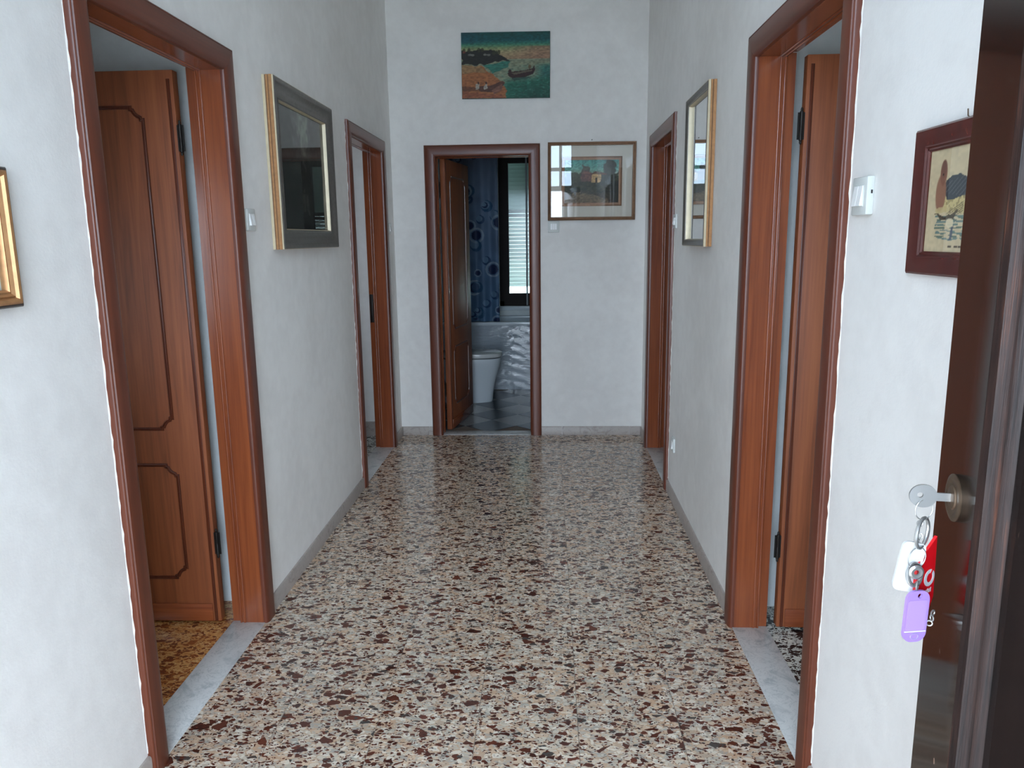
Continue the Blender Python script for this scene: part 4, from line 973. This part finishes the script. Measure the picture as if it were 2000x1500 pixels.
MB().lathe([(0.0028, -0.001), (0.0055, -0.0012), (0.0075, 0.0), (0.0055, 0.0016), (0.0028, 0.0012)], Matrix.Translation(gr) @ Matrix.Rotation(PI / 2, 4, 'X'), 24).build('swivel', M['steel'], kb)
ring3(1792, 1144, KY - 0.006, 0.0045, 0.0008, 0.9, 'tag_ring')
# chain links
for i, (u, v) in enumerate(((1797, 1022), (1794, 1034), (1796, 1046), (1791, 1056))): ring3(u, v, KY + 0.001, 0.0028, 0.0008, i * 1.2, 'chain_link')
for i, (u, v) in enumerate(((1822, 1197), (1820, 1207), (1815, 1217))): ring3(u, v, KY + 0.012, 0.0028, 0.0008, 0.5 + i * 1.1, 'chain_link')
lil = plain('lilac_plastic', srgb(150, 120, 186), 0.3); wht = plain('white_plastic_tag', srgb(206, 208, 210), 0.35); red = plain('red_plastic_tag', srgb(214, 20, 30), 0.3)
PX = 0.77 / FPX   # metres per photo pixel at the keys, for their sizes
def axes(tiltz, turn=0.0):
    a = (vx * math.cos(turn) + vn * math.sin(turn)).normalized(); z_ = up
    return (a * math.cos(tiltz) + z_ * math.sin(tiltz)), (z_ * math.cos(tiltz) - a * math.sin(tiltz))
# purple tag
o = at(1788, 1203, 1, KY - 0.008); ax, ay = axes(-0.03, 0.15); tw, thh = 0.0255, 0.0555
pt = plate(rrect(-tw / 2, tw / 2, -thh / 2, thh / 2, 0.0098, 6), o, ax, ay, 0.003, (0.0015, thh / 2 - 0.0055, 0.0026)).build('purple_tag', lil, kb)
tag(pt, 'lilac plastic key tag'); nrm = ax.cross(ay).normalized(); nrm = -nrm if nrm.dot(CAM - o) < 0 else nrm
pal = plain('pale_lilac_insert', srgb(160, 131, 195), 0.25)
plate(rrect(-tw / 2 + 0.0022, tw / 2 - 0.0022, -thh / 2 + 0.012, thh / 2 - 0.010, 0.002), o + nrm * 0.0016, ax, ay, 0.0006).build('label_insert', pal, pt)
plate([(-tw / 2 + 0.001, -thh / 2 + 0.0112), (tw / 2 - 0.001, -thh / 2 + 0.0112), (tw / 2 - 0.001, -thh / 2 + 0.0122), (-tw / 2 + 0.001, -thh / 2 + 0.0122)], o + nrm * 0.0018, ax, ay, 0.0008).build('ridge', wht, pt)
MB().tube([o + nrm * 0.0017 + ax * (0.0042 * math.cos(a)) + ay * (-thh / 2 + 0.0062 + 0.0032 * math.sin(a)) for a in [2 * PI * k / 24 for k in range(24)]], 0.0004, 6, closed=True).build('moulded_ring', plain('lilac_grey_ring', srgb(150, 140, 176), 0.4), pt)  # raised ring in a greyer lilac than the tag
# white tag behind
o = at(1775, 1106, 1, KY + 0.004); ax, ay = axes(-0.16, -0.1)
wt = plate(rrect(-0.0115, 0.0115, -0.0265, 0.0265, 0.006, 4), o, ax, ay, 0.003).build('white_tag', wht, kb); tag(wt, 'white plastic key tag')
# red tag with a white ring emblem
o = at(1805, 1127, 1, KY + 0.010); ax, ay = axes(0.04, 0.55); hw = 0.0165
ro = [(-hw, 0.018), (hw, 0.041), (hw, -0.026), (hw * 0.6, -0.039), (-hw * 0.2, -0.041), (-hw, -0.036)]
rt = plate(ro, o, ax, ay, 0.003).build('red_tag', red, kb); tag(rt, 'red card tag with white ring emblem')
nrm = ax.cross(ay).normalized(); nrm = -nrm if nrm.dot(CAM - o) < 0 else nrm
ec = (0.0065, -0.002)
vs_o = [(ec[0] + 0.0092 * math.cos(a), ec[1] + 0.0092 * math.sin(a)) for a in [2 * PI * k / 28 for k in range(28)]]
plate(vs_o, o + nrm * 0.0016, ax, ay, 0.0005, (ec[0] + 0.0006, ec[1], 0.0052)).build('ring_emblem', wht, rt)
plate([(ec[0] + 0.004, ec[1] + 0.009), (ec[0] + 0.0062, ec[1] + 0.0082), (ec[0] + 0.003, ec[1] + 0.004), (ec[0] + 0.001, ec[1] + 0.0045)], o + nrm * 0.0021, ax, ay, 0.0004).build('emblem_tail', red, rt)
for k in range(4):
    x = 0.0008 + k * 0.0028
    plate([(x, -0.0185), (x + 0.0018, -0.0185), (x + 0.0018, -0.0145 + 0.001 * (k % 2)), (x, -0.0145)], o + nrm * 0.0016, ax, ay, 0.0003).build('printed_letter', wht, rt)
